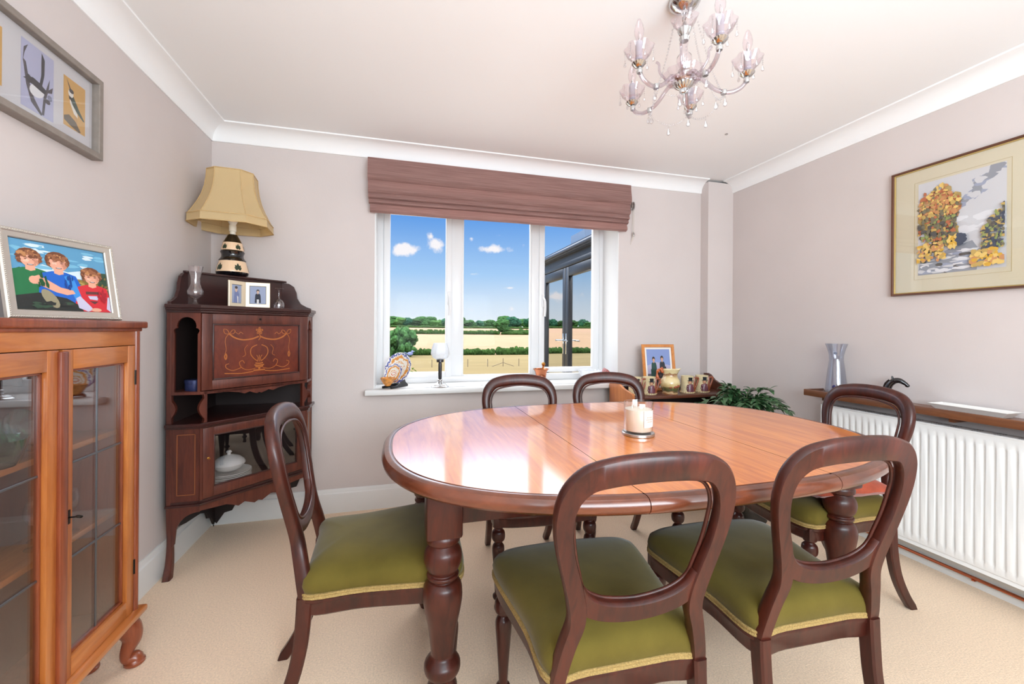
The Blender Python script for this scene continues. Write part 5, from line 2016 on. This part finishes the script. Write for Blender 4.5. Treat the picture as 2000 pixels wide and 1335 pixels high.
bm = nbm()
tube(bm, [(-.07, RY1 - .03, .03), (-.07, RY1 - .03, .13)], .0075, 10)
lathe(bm, [(0, 0), (.014, .0), (.016, .01), (.014, .04), (0, .045)], 14, (-.07, RY1 - .03, .075))
obj('valve', bm, CHROME, ra)

bm = nbm()
tube(bm, [(XR - .032, -1.5, .047), (XR - .032, 1.0, .047), (XR - .032, 2.3, .047)], .0078, 12)
for yy in (.4, 1.3, 2.1):
    box(bm, XR - .042, yy - .006, .035, XR - .018, yy + .006, .041)
o = obj('heating_pipe', bm, COPPERP)
tag(o, 'bare copper heating pipe running along the right skirting board', 'pipe')

sh_ = thing('wall_shelf', 'long narrow brown wooden shelf above the radiator', 'shelf', (XR, 0, 0))
bm = nbm()
box(bm, -.148, .5, .788, 0, 2.04, .812, .002)
obj('board', bm, SHELFW, sh_)
bm = nbm()
box(bm, -.155, .5, .784, -.143, 2.046, .822, .003)
box(bm, -.15, 2.036, .784, 0, 2.048, .822, .003)
objs('lip', bm, SHELFW, sh_)
bm = nbm()
for yy in (.7, 1.35, 1.96):
    box(bm, -.1, yy - .01, .76, 0, yy + .01, .789)
objs('bracket', bm, SHELFW, sh_, 0)

ZSH = .812
vs = thing('carafe', 'tall flared clear glass vase with a dark blue dot on the wall shelf', 'vase', (2.53, 1.905, ZSH))
bm = nbm()
lathe(bm, [(0, 0), (.055, 0), (.058, .004), (.057, .012), (.05, .08), (.041, .16), (.036, .2), (.037, .23), (.045, .265), (.056, .298), (.0545, .298), (.043, .265), (.0345, .23), (.0335, .2), (.038, .16), (.047, .08), (.053, .016), (0, .012)], 36, cap=False)
obj('body', bm, glassmat('blue_white_glass', (.90, .92, .96, 1), 1.2, .06), vs, 60)
bm = nbm()
ico(bm, .013, (-.047, -.022, .042), 2, (.35, .9, 1))
obj('dot', bm, pmat('cobalt_dot', C(48, 44, 96), .2), vs)
bm = nbm()
box(bm, -.034, -.012, .238, -.033, .006, .247)
xform(bm, M.Rotation(R(25), 4, 'Z'))
obj('maker_sticker', bm, pmat('grey_sticker', C(150, 156, 170), .6), vs, 0)

fg = thing('figurine', 'small black figurine with a bent neck on the wall shelf behind a chair', 'figurine', (2.515, 1.60, ZSH), R(20))
bm = nbm()
box(bm, -.03, -.025, 0, .03, .025, .02, .004)
obj('base', bm, BLACKG, fg)
bm = nbm()
pts = crom([(0, .012, .018), (0, .02, .05), (0, .014, .085), (0, -.004, .11), (0, -.026, .116), (0, -.048, .104), (0, -.058, .094)], 4)
rr = crom([(.019, 0, 0), (.017, 0, 0), (.015, 0, 0), (.015, 0, 0), (.014, 0, 0), (.010, 0, 0), (.0085, 0, 0)], 4)
sweep(bm, pts, [circ(q.x, 10, q.x * 1.15) for q in rr], normal=(1, 0, 0))
for s in (-1, 1):
    lathe(bm, [(.0045, 0), (.003, .012), (0, .02)], 8, mat=M.Translation((s * .007, -.002, .12)) @ M.Rotation(R(-15), 4, 'X'))
ico(bm, .01, (0, -.058, .093), 2, (.9, 1, .9))
obj('head', bm, BLACKG, fg)
bm = nbm()
sweep(bm, crom([(0, .030, .03), (0, .036, .06), (0, .028, .095), (0, .012, .116)], 4), rsec(.01, .008), normal=(1, 0, 0))
obj('crest', bm, BLACKG, fg)

ds = thing('serving_dish', 'long white rectangular dish on the shelf above the radiator', 'dish', (2.53, 1.29, ZSH), 0)
bm = nbm()
rg = []
for hx, hy, z in ((.03, .11, 0), (.034, .115, .002), (.05, .138, .026), (.052, .14, .028), (.05, .138, .029), (.031, .112, .005)):
    rg.append([bm.verts.new((sx * hx, sy * hy, z)) for sx, sy in ((-1, -1), (1, -1), (1, 1), (-1, 1))])
for a, b in zip(rg, rg[1:]):
    for k in range(4):
        bm.faces.new((a[k], a[(k + 1) % 4], b[(k + 1) % 4], b[k]))
bm.faces.new(rg[0][::-1]); bm.faces.new(rg[-1])
obj('dish_body', bm, WCH, ds, 20, bev=.001)

# ------------------------------------------------------------------ chandelier
CHX, CHY = .999, 1.31
cl = thing('chandelier', 'five arm clear glass chandelier with candle bulbs and hanging crystal chains', 'chandelier', (CHX, CHY, ZC), R(-98))
bm = nbm()
lathe(bm, [(0, 0), (.055, 0), (.056, -.008), (.05, -.02), (.03, -.034), (.012, -.042), (.01, -.05), (0, -.05)], 32)
obj('ceiling_rose', bm, CHROME, cl)
bm = nbm()
tube(bm, [(0, 0, -.045), (0, 0, -.09)], .005, 8)
tube(bm, crom([(.0, 0, -.046), (.012, 0, -.055), (.012, 0, -.068), (0, 0, -.075), (-.012, 0, -.068), (-.012, 0, -.055)], 4, closed=True), .0025, 6, closed=True)
obj('hook', bm, CHROME, cl)
scal = lambda a, z: 1 + .09 * cos(6 * a)


def drip_bowl(bm, z, r, n=36, at=(0, 0)):
    lathe(bm, [(r * .22, z), (r * .5, z + r * .12), (r * .82, z + r * .42), (r * .98, z + r * .85), (r * 1.05, z + r * 1.08), (r * 1.02, z + r * 1.08), (r * .94, z + r * .85), (r * .78, z + r * .46), (r * .48, z + r * .17), (r * .22, z + r * .04)], n, (at[0], at[1], 0), cap=False, sq=lambda a, zz: 1 + .10 * cos(6 * a) * max(0, (zz - z) / r))


def fluted(bm, z, r, at=(0, 0), h=.012):
    lathe(bm, [(r * .35, z - h), (r * .6, z - h * .8), (r, z), (r * .9, z + .003), (r * .3, z + .003)], 36, (at[0], at[1], 0), sq=lambda a, zz: 1 + .05 * cos(18 * a))


bm = nbm()
drip_bowl(bm, -.108, .043)
obj('top_bowl', bm, PINKGL, cl, 40)
bm = nbm()
lathe(bm, [(.014, -.15), (.018, -.138), (.012, -.13), (.02, -.12), (.024, -.108), (.012, -.102), (.006, -.08)], 24, sq=lambda a, z: 1 + .05 * cos(12 * a))
obj('collar', bm, CHROME, cl, 40)
bm = nbm()
lathe(bm, [(.0, -.345), (.012, -.34), (.016, -.332), (.014, -.326), (.026, -.318), (.034, -.306), (.028, -.302), (.034, -.295), (.03, -.285), (.034, -.275), (.024, -.265), (.02, -.255), (.01, -.248)], 36, sq=lambda a, z: 1 + (.05 * cos(18 * a) if z < -.301 else 0))
obj('hub', bm, CHROME, cl, 40)
bm = nbm()
lathe(bm, [(.012, -.25), (.018, -.24), (.026, -.222), (.026, -.208), (.014, -.192), (.011, -.175), (.014, -.155), (.014, -.148)], 24, cap=False)
obj('stem', bm, PINKGL, cl, 40)
bm = nbm()
lathe(bm, [(.02, -.31), (.05, -.30), (.066, -.283), (.072, -.265), (.07, -.265), (.062, -.28), (.047, -.295), (.02, -.303)], 40, cap=False, sq=lambda a, z: 1 + .06 * cos(10 * a))
obj('receiver_bowl', bm, PINKGL, cl, 40)
bm = nbm()
lathe(bm, [(0, -.378), (.004, -.37), (.006, -.36), (.003, -.35), (.003, -.34), (0, -.34)], 10)
obj('finial', bm, CHROME, cl)
BULB = glassmat('clear_candle_bulb', (.985, .94, .96, 1), 1.1, .05)
SLEEVE = pmat('grey_candle_sleeve', C(176, 172, 176), .4)
ARMG = glassmat('grey_pink_arm_glass', (.84, .79, .83, 1), 1.5, .12)
BEADG = glassmat('crystal_bead', (.95, .95, .96, 1), 1.6, .12)
RA = .213


def bead_chain(bm, a, b, sag, n, r=.0042):
    A, B_ = V(a), V(b)
    for k in range(n + 1):
        f = k / n
        p = A.lerp(B_, f) - V((0, 0, sag * 4 * f * (1 - f)))
        bmesh.ops.create_icosphere(bm, subdivisions=1, radius=r, matrix=M.Translation(p) @ M.Diagonal((1, .75, 1, 1)))


def drop(bm, p, s=1.0):
    x, y, z = p
    s *= .82
    lathe(bm, [(0, z), (.003 * s, z - .003 * s), (.003 * s, z - .006 * s), (0, z - .008 * s)], 8, (x, y, 0), cap=False)
    lathe(bm, [(0, z - .009 * s), (.004 * s, z - .016 * s), (.0085 * s, z - .03 * s), (.006 * s, z - .037 * s), (0, z - .041 * s)], 8, (x, y, 0), cap=False)


CZ = -.014
for k in range(5):
    a = 2 * pi * k / 5
    ca, sa = cos(a), sin(a)
    at = lambda r, z, o=0.0: (r * ca - o * sa, r * sa + o * ca, z)
    arm = bpy.data.objects.new('arm', None); COL.objects.link(arm); arm.parent = cl
    bm = nbm()
    pts = crom([at(.03, -.288), at(.062, -.296), at(.105, -.336), at(.15, -.352), at(.188, -.342), at(.208, -.32), at(RA, -.302)], 6)
    sweep(bm, pts, circ(.0075, 10))
    obj('glass_arm', bm, ARMG, arm, 60)
    bm = nbm()
    for r, z in ((.034, -.288), (.135, -.350), (.21, -.315)):
        lathe(bm, [(.0, -.008), (.009, -.008), (.011, 0), (.009, .008), (0, .008)], 12, at(r, z))
    objs('connector', bm, CHROME, arm, 40)
    bm = nbm()
    fluted(bm, -.276, .024, (RA * ca, RA * sa), .014)
    obj('cup_fitting', bm, CHROME, arm, 40).location.z = CZ
    bm = nbm()
    drip_bowl(bm, -.27, .045, at=(RA * ca, RA * sa))
    obj('drip_pan', bm, PINKGL, arm, 40).location.z = CZ
    bm = nbm()
    lathe(bm, [(0, -.268), (.012, -.268), (.0125, -.205), (.011, -.202), (0, -.202)], 18, (RA * ca, RA * sa, 0))
    obj('candle_sleeve', bm, SLEEVE, arm).location.z = CZ
    bm = nbm()
    lathe(bm, [(.006, -.203), (.009, -.196), (.0155, -.178), (.0165, -.165), (.013, -.145), (.006, -.126), (0, -.12)], 18, (RA * ca, RA * sa, 0), cap=False)
    obj('bulb', bm, BULB, arm, 60).location.z = CZ
    bm = nbm()
    tube(bm, crom([at(RA - .003, -.2), at(RA - .004, -.18), at(RA, -.165), at(RA + .004, -.18), at(RA + .003, -.2)], 3), .0008, 5)
    lathe(bm, [(0, -.203), (.004, -.203), (.003, -.19), (0, -.188)], 8, (RA * ca, RA * sa, 0))
    obj('filament', bm, PEWTER, arm).location.z = CZ
    bm = nbm()
    for q in range(6):
        b = 2 * pi * q / 6
        px, py = RA * ca + .047 * cos(b), RA * sa + .047 * sin(b)
        bead_chain(bm, (px, py, -.226), (px, py, -.25), 0, 3, .0035)
        drop(bm, (px, py, -.254), .8)
        obj('prism_drop', bm, BEADG, arm, 30).location.z = CZ
        bm = nbm()
    # chain from the top bowl down to the arm, swag from this arm to the next, drop under the arm
    bm = nbm()
    bead_chain(bm, at(.046, -.085), at(.125, -.342), .02, 26)
    obj('bead_chain', bm, BEADG, arm, 30)
    a2 = 2 * pi * (k + 1) / 5
    bm = nbm()
    bead_chain(bm, at(.14, -.357), (.14 * cos(a2), .14 * sin(a2), -.357), .045, 18)
    mid = ((.14 * ca + .14 * cos(a2)) / 2, (.14 * sa + .14 * sin(a2)) / 2)
    drop(bm, (mid[0], mid[1], -.407), 1.1)
    drop(bm, at(.14, -.363), 1.2)
    obj('bead_swag', bm, BEADG, arm, 30)
    # small upright scroll between the arms
    am = a + pi / 5
    bm = nbm()
    cm, sm = cos(am), sin(am)
    tube(bm, crom([(.03 * cm, .03 * sm, -.288), (.06 * cm, .06 * sm, -.285), (.085 * cm, .085 * sm, -.255), (.088 * cm, .088 * sm, -.225), (.098 * cm, .098 * sm, -.215)], 5), .0045, 8)
    obj('scroll', bm, ARMG, arm, 60)

# ------------------------------------------------------------------ the garden, the fields and the trees
def th(y):
    """ground height against distance"""
    k = [(3.2, -.35), (8, -.45), (20, -1.0), (35, -2.4), (56, -3.9), (100, -5.0), (150, -3.4), (200, -1.25), (260, .6), (310, 2.3), (360, 3.3), (500, 3.4), (900, 3.0)]
    for (a, za), (b, zb) in zip(k, k[1:]):
        if y <= b:
            f = max(0, (y - a) / (b - a))
            return za + (zb - za) * f
    return k[-1][1]


def field_mat():
    m, nt, b = newmat('stubble_and_grass')
    N, L = nt.nodes.new, nt.links.new
    geo = N('ShaderNodeNewGeometry'); sp = N('ShaderNodeSeparateXYZ')
    L(geo.outputs['Position'], sp.inputs[0])
    mr = N('ShaderNodeMapRange'); mr.inputs[1].default_value = 0; mr.inputs[2].default_value = 400
    L(sp.outputs['Y'], mr.inputs[0])
    rp = N('ShaderNodeValToRGB'); rp.color_ramp.interpolation = 'LINEAR'
    e = rp.color_ramp.elements
    cols = [(0, C(104, 91, 61)), (.14, C(104, 91, 63)), (.25, C(107, 95, 66)), (.256, C(128, 105, 82)), (.55, C(132, 109, 87)), (.6, C(132, 107, 88)), (.78, C(134, 111, 89)), (.8, C(150, 160, 90)), (1, C(120, 150, 80))]
    e[0].position, e[0].color = cols[0]
    e[1].position, e[1].color = cols[-1]
    for p, c in cols[1:-1]:
        q = e.new(p); q.color = c
    L(mr.outputs[0], rp.inputs[0])
    mp = N('ShaderNodeMapping'); mp.inputs['Scale'].default_value = (.12, .5, 1)
    L(geo.outputs['Position'], mp.inputs[0])
    nz = N('ShaderNodeTexNoise'); nz.inputs['Scale'].default_value = 1.0; nz.inputs['Detail'].default_value = 6
    L(mp.outputs[0], nz.inputs['Vector'])
    mr2 = N('ShaderNodeMapRange'); mr2.inputs[1].default_value = .3; mr2.inputs[2].default_value = .7; mr2.inputs[3].default_value = .84; mr2.inputs[4].default_value = 1.1
    L(nz.outputs['Fac'], mr2.inputs[0])
    mx = N('ShaderNodeVectorMath'); mx.operation = 'SCALE'
    L(rp.outputs[0], mx.inputs[0]); L(mr2.outputs[0], mx.inputs['Scale'])
    L(mx.outputs[0], b.inputs['Base Color'])
    b.inputs['Roughness'].default_value = 1
    b.inputs['Specular IOR Level'].default_value = .05
    return m


bm = nbm()
yk = [3.2, 5, 8, 12, 20, 28, 35, 45, 56, 70, 85, 100, 115, 130, 150, 175, 200, 230, 260, 285, 310, 335, 360, 430, 500, 700, 900]
rows = []
for y in yk:
    rows.append([bm.verts.new((x * (30 + y * 1.5), y, th(y) + (.006 * x * y if y > 90 else 0) * -1)) for x in [q / 8 for q in range(-8, 9)]])
for a, b in zip(rows, rows[1:]):
    for i in range(16):
        bm.faces.new((a[i], a[i + 1], b[i + 1], b[i]))
struct('ground', bm, field_mat(), 0)


bm = nbm()
box(bm, -9, 3.2, -.5, 1.85, 7.5, -.28)
struct('bounce_slab', bm, pmat('pale_bounce_slab', C(214, 208, 198), .9, noise=.1, nscale=4), 0)


def gz(x, y):
    return th(y) - (.006 * (x / (30 + y * 1.5)) * y if y > 90 else 0)


LEAFM = [pmat('tree_green_%d' % i, c, .95, spec=.05, noise=.5, nscale=ns) for i, (c, ns) in enumerate(((C(46, 78, 40), .5), (C(58, 90, 42), .5), (C(32, 68, 50), .4), (C(42, 66, 38), .5), (C(58, 92, 52), 2.2)))]
HEDGE = pmat('hedge_green', C(44, 66, 30), .95, spec=.05, noise=.5, nscale=.8)
BARK = pmat('tree_bark', C(74, 58, 44), .9)


def crown(bm, w, h, z0, r, n=9, lump=.35):
    if n > 30:
        for k in range(n * 5):
            a, q, e = r.uniform(0, 2 * pi), r.random() ** .5, r.uniform(-.95, 1)
            rad = sqrt(max(0, 1 - e * e * .9)) * q
            sz = r.uniform(.045, .10)
            ico(bm, 1, (w * .5 * rad * cos(a), w * .5 * rad * sin(a), z0 + h * (.46 + .44 * e)), 2, (w * sz, w * sz, h * sz * r.uniform(1.0, 1.8)), .5, 3.5, r.uniform(0, 50))
        return
    for k in range(n):
        a = r.uniform(0, 2 * pi)
        q = r.uniform(.1, .42)
        zz = z0 + h * r.uniform(.28, .78)
        sz = r.uniform(.24, .36)
        ico(bm, 1, (w * q * cos(a), w * q * sin(a), zz), 3, (w * sz, w * sz, h * sz * .85), lump, 3.2, r.uniform(0, 50))
    ico(bm, 1, (0, 0, z0 + h * .52), 3, (w * .38, w * .38, h * .45), lump, 3.0, r.uniform(0, 50))


def tree(label, x, y, w, h, mi, seed, group=None, n=9, trunk=.12):
    r = random.Random(seed)
    z = gz(x, y)
    t = thing('tree', label, 'tree', (x, y, z - .05), 0, group)
    bm = nbm()
    crown(bm, w, h * (1 - trunk * .6), h * trunk * .6, r, n)
    obj('crown', bm, LEAFM[mi], t, 0)
    bm = nbm()
    tube(bm, [(0, 0, 0), (0, 0, h * .3), (0, 0, h * .55)], [w * .04, w * .03, w * .015], 8)
    obj('trunk', bm, BARK, t, 60)
    return t


def at_y(px, y):
    d = ray(px, 640)
    return d.x / d.y * y


rt = random.Random(31)
protos = []
for i in range(5):
    w = (9, 11, 8, 12, 10)[i]
    h = (6.2, 7.4, 7.6, 6.6, 8.4)[i]
    y = 318
    x = at_y(768 + 14 * i, y)
    protos.append((tree('broadleaf tree in the far row along the skyline beyond the fields', x, y, w, h, i % 4, 40 + i, 'trees along the skyline', 8), w))
k = 0
for px in list(range(250, 700, 22)) + list(range(700, 768, 16)) + list(range(842, 880, 13)) + list(range(894, 1072, 13)) + list(range(1085, 1330, 22)):
    pr, w = protos[rt.randrange(5)]
    y = rt.uniform(314, 345)
    x = at_y(px + rt.uniform(-4, 4), y)
    o = dup(pr, (x, y, gz(x, y) - .1), rt.uniform(0, 6))
    s = rt.uniform(.85, 1.2)
    if 930 < px < 975:
        s *= .75
    o.scale = (s, s, s * rt.uniform(.85, 1.1))
y = 312
tree('big round dark tree standing tallest on the skyline right of centre', at_y(1002, y), y, 10.5, 9.6, 2, 71, None, 12)
y = 205
tree('single spreading oak standing in the hedge between the straw fields', at_y(981, y), y, 7.4, 7.6, 0, 72, None, 12, .2)
y = 93
o = tree('broad pale green bushy willow at the left of the window view', at_y(786, y), y, 6.9, 6.7, 4, 73, None, 34, .03)


def hedge(label, y0, p0, p1, hgt, wid, seed, y1=None, n=60):
    y1 = y1 or y0
    bm = nbm()
    r = random.Random(seed)
    for k in range(n):
        f = (k + r.uniform(0, .6)) / n
        y = y0 + (y1 - y0) * f
        px = p0 + (p1 - p0) * f
        x = at_y(px, y)
        hh = hgt * r.uniform(.8, 1.15)
        ico(bm, 1, (x, y + r.uniform(-.2, .2), gz(x, y) + hh * .42), 2, (abs(at_y(p1, y1) - at_y(p0, y0)) / n * 1.25, wid, hh * .6), .3, 2.5, r.uniform(0, 90))
    o = obj('hedge', bm, HEDGE, None, 0)
    return tag(o, label, 'hedge')


hedge('low dark hedge across the view behind the fence, left of its gap', 101, 330, 966, 1.45, .9, 1, None, 130)
hedge('low dark hedge across the view behind the fence, right of its gap', 101, 971, 1250, 1.75, .9, 2, None, 60)
hedge('hedge dividing the two straw fields, left of the lone oak', 203, 800, 976, 2.1, 1.2, 3, None, 60)
hedge('hedge dividing the two straw fields, right of the lone oak', 203, 984, 1300, 1.9, 1.2, 4, None, 70)
hedge('slanting hedge climbing the upper straw field right of the oak', 228, 990, 1120, 2.0, 1.2, 5, 226, 40)
hedge('thin dark hedge along the foot of the skyline trees', 304, 250, 1350, 1.6, 1.2, 6, 306, 190)

POST = pmat('weathered_fence_post', C(96, 84, 66), .9)


def post(label, px, y, h, group=None, struts=False):
    x = at_y(px, y)
    t = thing('fence_post', label, 'fence post', (x, y, gz(x, y)), 0, group)
    bm = nbm()
    lathe(bm, [(0, -.2), (.055, -.2), (.05, h), (0, h + .02)], 8)
    obj('post', bm, POST, t)
    if struts:
        for s in (-1, 1):
            bm = nbm()
            tube(bm, [(s * 1.6, 0, 0), (s * .05, 0, h * .45)], .045, 6)
            obj('strut', bm, POST, t)


for px in (844, 914, 953, 1014, 1060, 800, 760):
    post('slim upright post of the field fence without struts', px, 56, 1.05, 'plain fence posts')
post('stout fence post braced by two sloping struts in the field', 983, 56, 1.12, None, True)
bm = nbm()
for z in (.5, .95):
    tube(bm, [(at_y(740, 56), 56, gz(0, 56) + z), (at_y(1100, 56), 56, gz(0, 56) + z)], .004, 4)
bm.free()

# leafy shrub and a bird ornament just outside the window
sx_, sy_ = at_y(797, 6.2), 6.2
shb = thing('garden_shrub', 'bright yellow green flowering shrub outside the left casement', 'shrub', (sx_, sy_, th(6.2)))
bm = nbm()
r9 = random.Random(9)
for k in range(620):
    a, q = r9.uniform(0, 2 * pi), sqrt(r9.random())
    p = V((.36 * q * cos(a), .36 * q * sin(a), .98 * (1 - .18 * q * q) - r9.random() ** 2 * .3 + .03 * sin(a * 3)))
    leaf(bm, p, V((cos(a + r9.uniform(-1, 1)), sin(a + r9.uniform(-1, 1)), r9.uniform(-.2, .6))), V((0, 0, 1)), r9.uniform(.05, .09), .04)
o = obj('foliage', bm, pmat('lime_leaf', C(96, 128, 36), .7, noise=.4, nscale=12), shb, 0, recalc=False)
o['kind'] = 'stuff'
bm = nbm()
for k in range(9):
    a = 2 * pi * k / 9
    tube(bm, crom([(.03 * cos(a), .03 * sin(a), -.02), (.12 * cos(a), .12 * sin(a), .45), (.24 * cos(a), .24 * sin(a), .9)], 4), .006, 5)
obj('stem', bm, pmat('green_stem', (0, 0, 0, 1)), shb)
ox = at_y(800, 7.2)
orn = thing('garden_ornament', 'small dark blue bird ornament on a thin stake beyond the shrub', 'ornament', (ox, 7.2, th(7.2)))
bm = nbm()
tube(bm, [(0, 0, 0), (0, 0, 1.18)], .004, 6)
obj('stake', bm, POST, orn)
bm = nbm()
ico(bm, 1, (.012, 0, 1.2), 2, (.05, .025, .03)); ico(bm, 1, (.048, 0, 1.235), 2, (.02, .018, .02))
lathe(bm, [(.006, 0), (0, .03)], 8, mat=M.Translation((.066, 0, 1.235)) @ M.Rotation(R(90), 4, 'Y'))
sweep(bm, [(-.03, 0, 1.2), (-.09, 0, 1.225)], [rsec(.02, .012), rsec(.03, .006)], normal=(0, 0, 1))
obj('bird', bm, pmat('slate_blue_bird', C(84, 92, 130), .6), orn)

# ------------------------------------------------------------------ extension with black french doors, seen through the right casement
EX = 1.9
DKG = pmat('black_coated_aluminium', C(13, 14, 20), .35)
BLUEG = pmat('grey_coated_fascia', C(36, 42, 54), .3)
RENDER = pmat('pale_render', C(228, 226, 222), .9)
ext = bpy.data.objects.new('extension', None)
COL.objects.link(ext)
ext['kind'] = 'structure'
DY0, DYM, DY1 = 3.80, 4.575, 5.36
DZ0, DZ1 = -.18, 1.915
bm = nbm()
box(bm, EX, 3.18, -.4, EX + .25, DY0 - .06, 2.0)
box(bm, EX, DY1 + .06, -.4, EX + .25, DY1 + .16, 2.0)
obj('outer_wall', bm, DKG, ext, 0)
bm = nbm()
box(bm, EX - .01, 3.18, 1.975, EX + .1, DY1 + .16, 2.09, .004)
obj('lintel', bm, BLACKP, ext, 0)
bm = nbm()
box(bm, EX - .07, 3.18, 2.06, EX + .05, DY1 + .2, 2.085, .006)
box(bm, EX - .10, 3.18, 2.07, EX - .03, DY1 + .2, 2.115, .015)
obj('gutter', bm, BLUEG, ext)
bm = nbm()
prism(bm, [(EX - .09, 2.105), (EX + .55, 2.25), (EX + .55, 2.29), (EX - .09, 2.125)], 3.2, DY1 + .25, lambda u, v, w: V((u, w, v)))
obj('roof', bm, BLUEG, ext, 0)
bm = nbm()
box(bm, EX + .12, 4.35, 2.13, EX + .45, 4.75, 2.33)
obj('roof_light', bm, pmat('rooflight_grey', C(84, 100, 122), .3), ext, 0)
bm = nbm()
box(bm, EX, 3.18, -.4, EX + 3.0, DY1 + .16, -.2)
obj('extension_floor', bm, pmat('pale_floor_tiles', C(206, 200, 190), .4), ext, 0)
bm = nbm()
box(bm, EX + 2.9, 3.18, -.2, EX + 3.0, DY1 + .16, 2.9)
box(bm, EX + .1, DY1 + .1, -.2, EX + 3.0, DY1 + .16, .5)
obj('far_wall', bm, RENDER, ext, 0)
bm = nbm()
box(bm, EX - .012, DY0 - .06, DZ0, EX + .06, DY0, DZ1 + .07, .004); box(bm, EX - .012, DY1, DZ0, EX + .06, DY1 + .06, DZ1 + .07, .004)
box(bm, EX - .012, DY0, DZ1 + .01, EX + .06, DY1, DZ1 + .07, .004)
obj('door_frame', bm, DKG, ext)
DGL = glassmat('door_double_glazing', (.90, .93, .94, 1), 1.0, .72)
for i, (ya, yb) in enumerate(((DY0, DYM), (DYM, DY1))):
    dd = bpy.data.objects.new('door_%d' % (i + 1), None); COL.objects.link(dd); dd['kind'] = 'structure'
    bm = nbm()
    for (a, b, c, d) in ((ya + .004, ya + .09, DZ0, DZ1), (yb - .09, yb - .004, DZ0, DZ1), (ya + .09, yb - .09, DZ0, DZ0 + .14), (ya + .09, yb - .09, DZ1 - .11, DZ1)):
        box(bm, EX - .02, a, c, EX + .045, b, d, .006)
    obj('door_leaf', bm, DKG, dd)
    bm = nbm()
    box(bm, EX + .008, ya + .085, DZ0 + .13, EX + .012, yb - .085, DZ1 - .1)
    obj('pane', bm, DGL, dd, 0)
    s = 1 if i == 1 else -1
    yh = DYM + s * .045
    bm = nbm()
    box(bm, EX - .03, yh - .014, .90, EX - .02, yh + .014, 1.14, .003)
    tube(bm, [(EX - .03, yh, 1.06), (EX - .065, yh, 1.06), (EX - .068, yh + s * .13, 1.055)], .009, 8)
    obj('door_handle', bm, CHROME, dd)

WICK = pmat('pale_wicker', C(206, 200, 186), .8, noise=.25, nscale=90, bump=.8, bscale=120)


def wicker_chair(label, x, y, rz):
    t = thing('wicker_chair', label, 'chair', (x, y, -.2), rz, 'wicker chairs in the extension')
    bm = nbm()
    n = 18
    inner, outer = [], []
    for k in range(n + 1):
        a = pi * (1.08 - 1.16 * k / n) + pi
        f = sin(pi * k / n)
        hgt = .62 + .38 * f ** 1.5
        ra = .36
        outer.append((bm.verts.new((ra * cos(a), -ra * sin(a) * 1.0, .0)), bm.verts.new((ra * 1.04 * cos(a), -ra * 1.04 * sin(a), hgt))))
        inner.append((bm.verts.new((ra * .8 * cos(a), -ra * .8 * sin(a), .0)), bm.verts.new((ra * .86 * cos(a), -ra * .86 * sin(a), hgt))))
    for k in range(n):
        for L_ in (outer, inner):
            bm.faces.new((L_[k][0], L_[k + 1][0], L_[k + 1][1], L_[k][1]))
        bm.faces.new((outer[k][1], outer[k + 1][1], inner[k + 1][1], inner[k][1]))
    for e in (0, n):
        bm.faces.new((outer[e][0], outer[e][1], inner[e][1], inner[e][0]))
    obj('tub_back', bm, WICK, t, 50)
    bm = nbm()
    lathe(bm, [(0, .02), (.3, .02), (.31, .3), (.29, .36), (0, .37)], 24)
    obj('seat_base', bm, WICK, t)
    bm = nbm()
    lathe(bm, [(0, .37), (.27, .37), (.285, .41), (.26, .45), (0, .465)], 24)
    obj('seat_pad', bm, pmat('pale_grey_pad', C(200, 206, 210), .9), t)
    return t


w0 = wicker_chair('pale wicker tub chair behind the left french door', 2.75, 5.0, R(-70))
dup(w0, (2.6, 4.1, -.2), R(-60), 'pale wicker tub chair behind the right french door')
bm = nbm()
box(bm, -.2, -.05, -.2, .2, .05, .2, .045, 3)
o = obj('scatter_cushion', bm, pmat('orange_teal_cushion', C(206, 120, 78), .9, noise=.5, nscale=9), None, 60)
o.location = (2.56, 4.12, .46)
o.rotation_euler = (R(-18), 0, R(20))
tag(o, 'orange patterned cushion on the wicker chair behind the right french door', 'cushion')
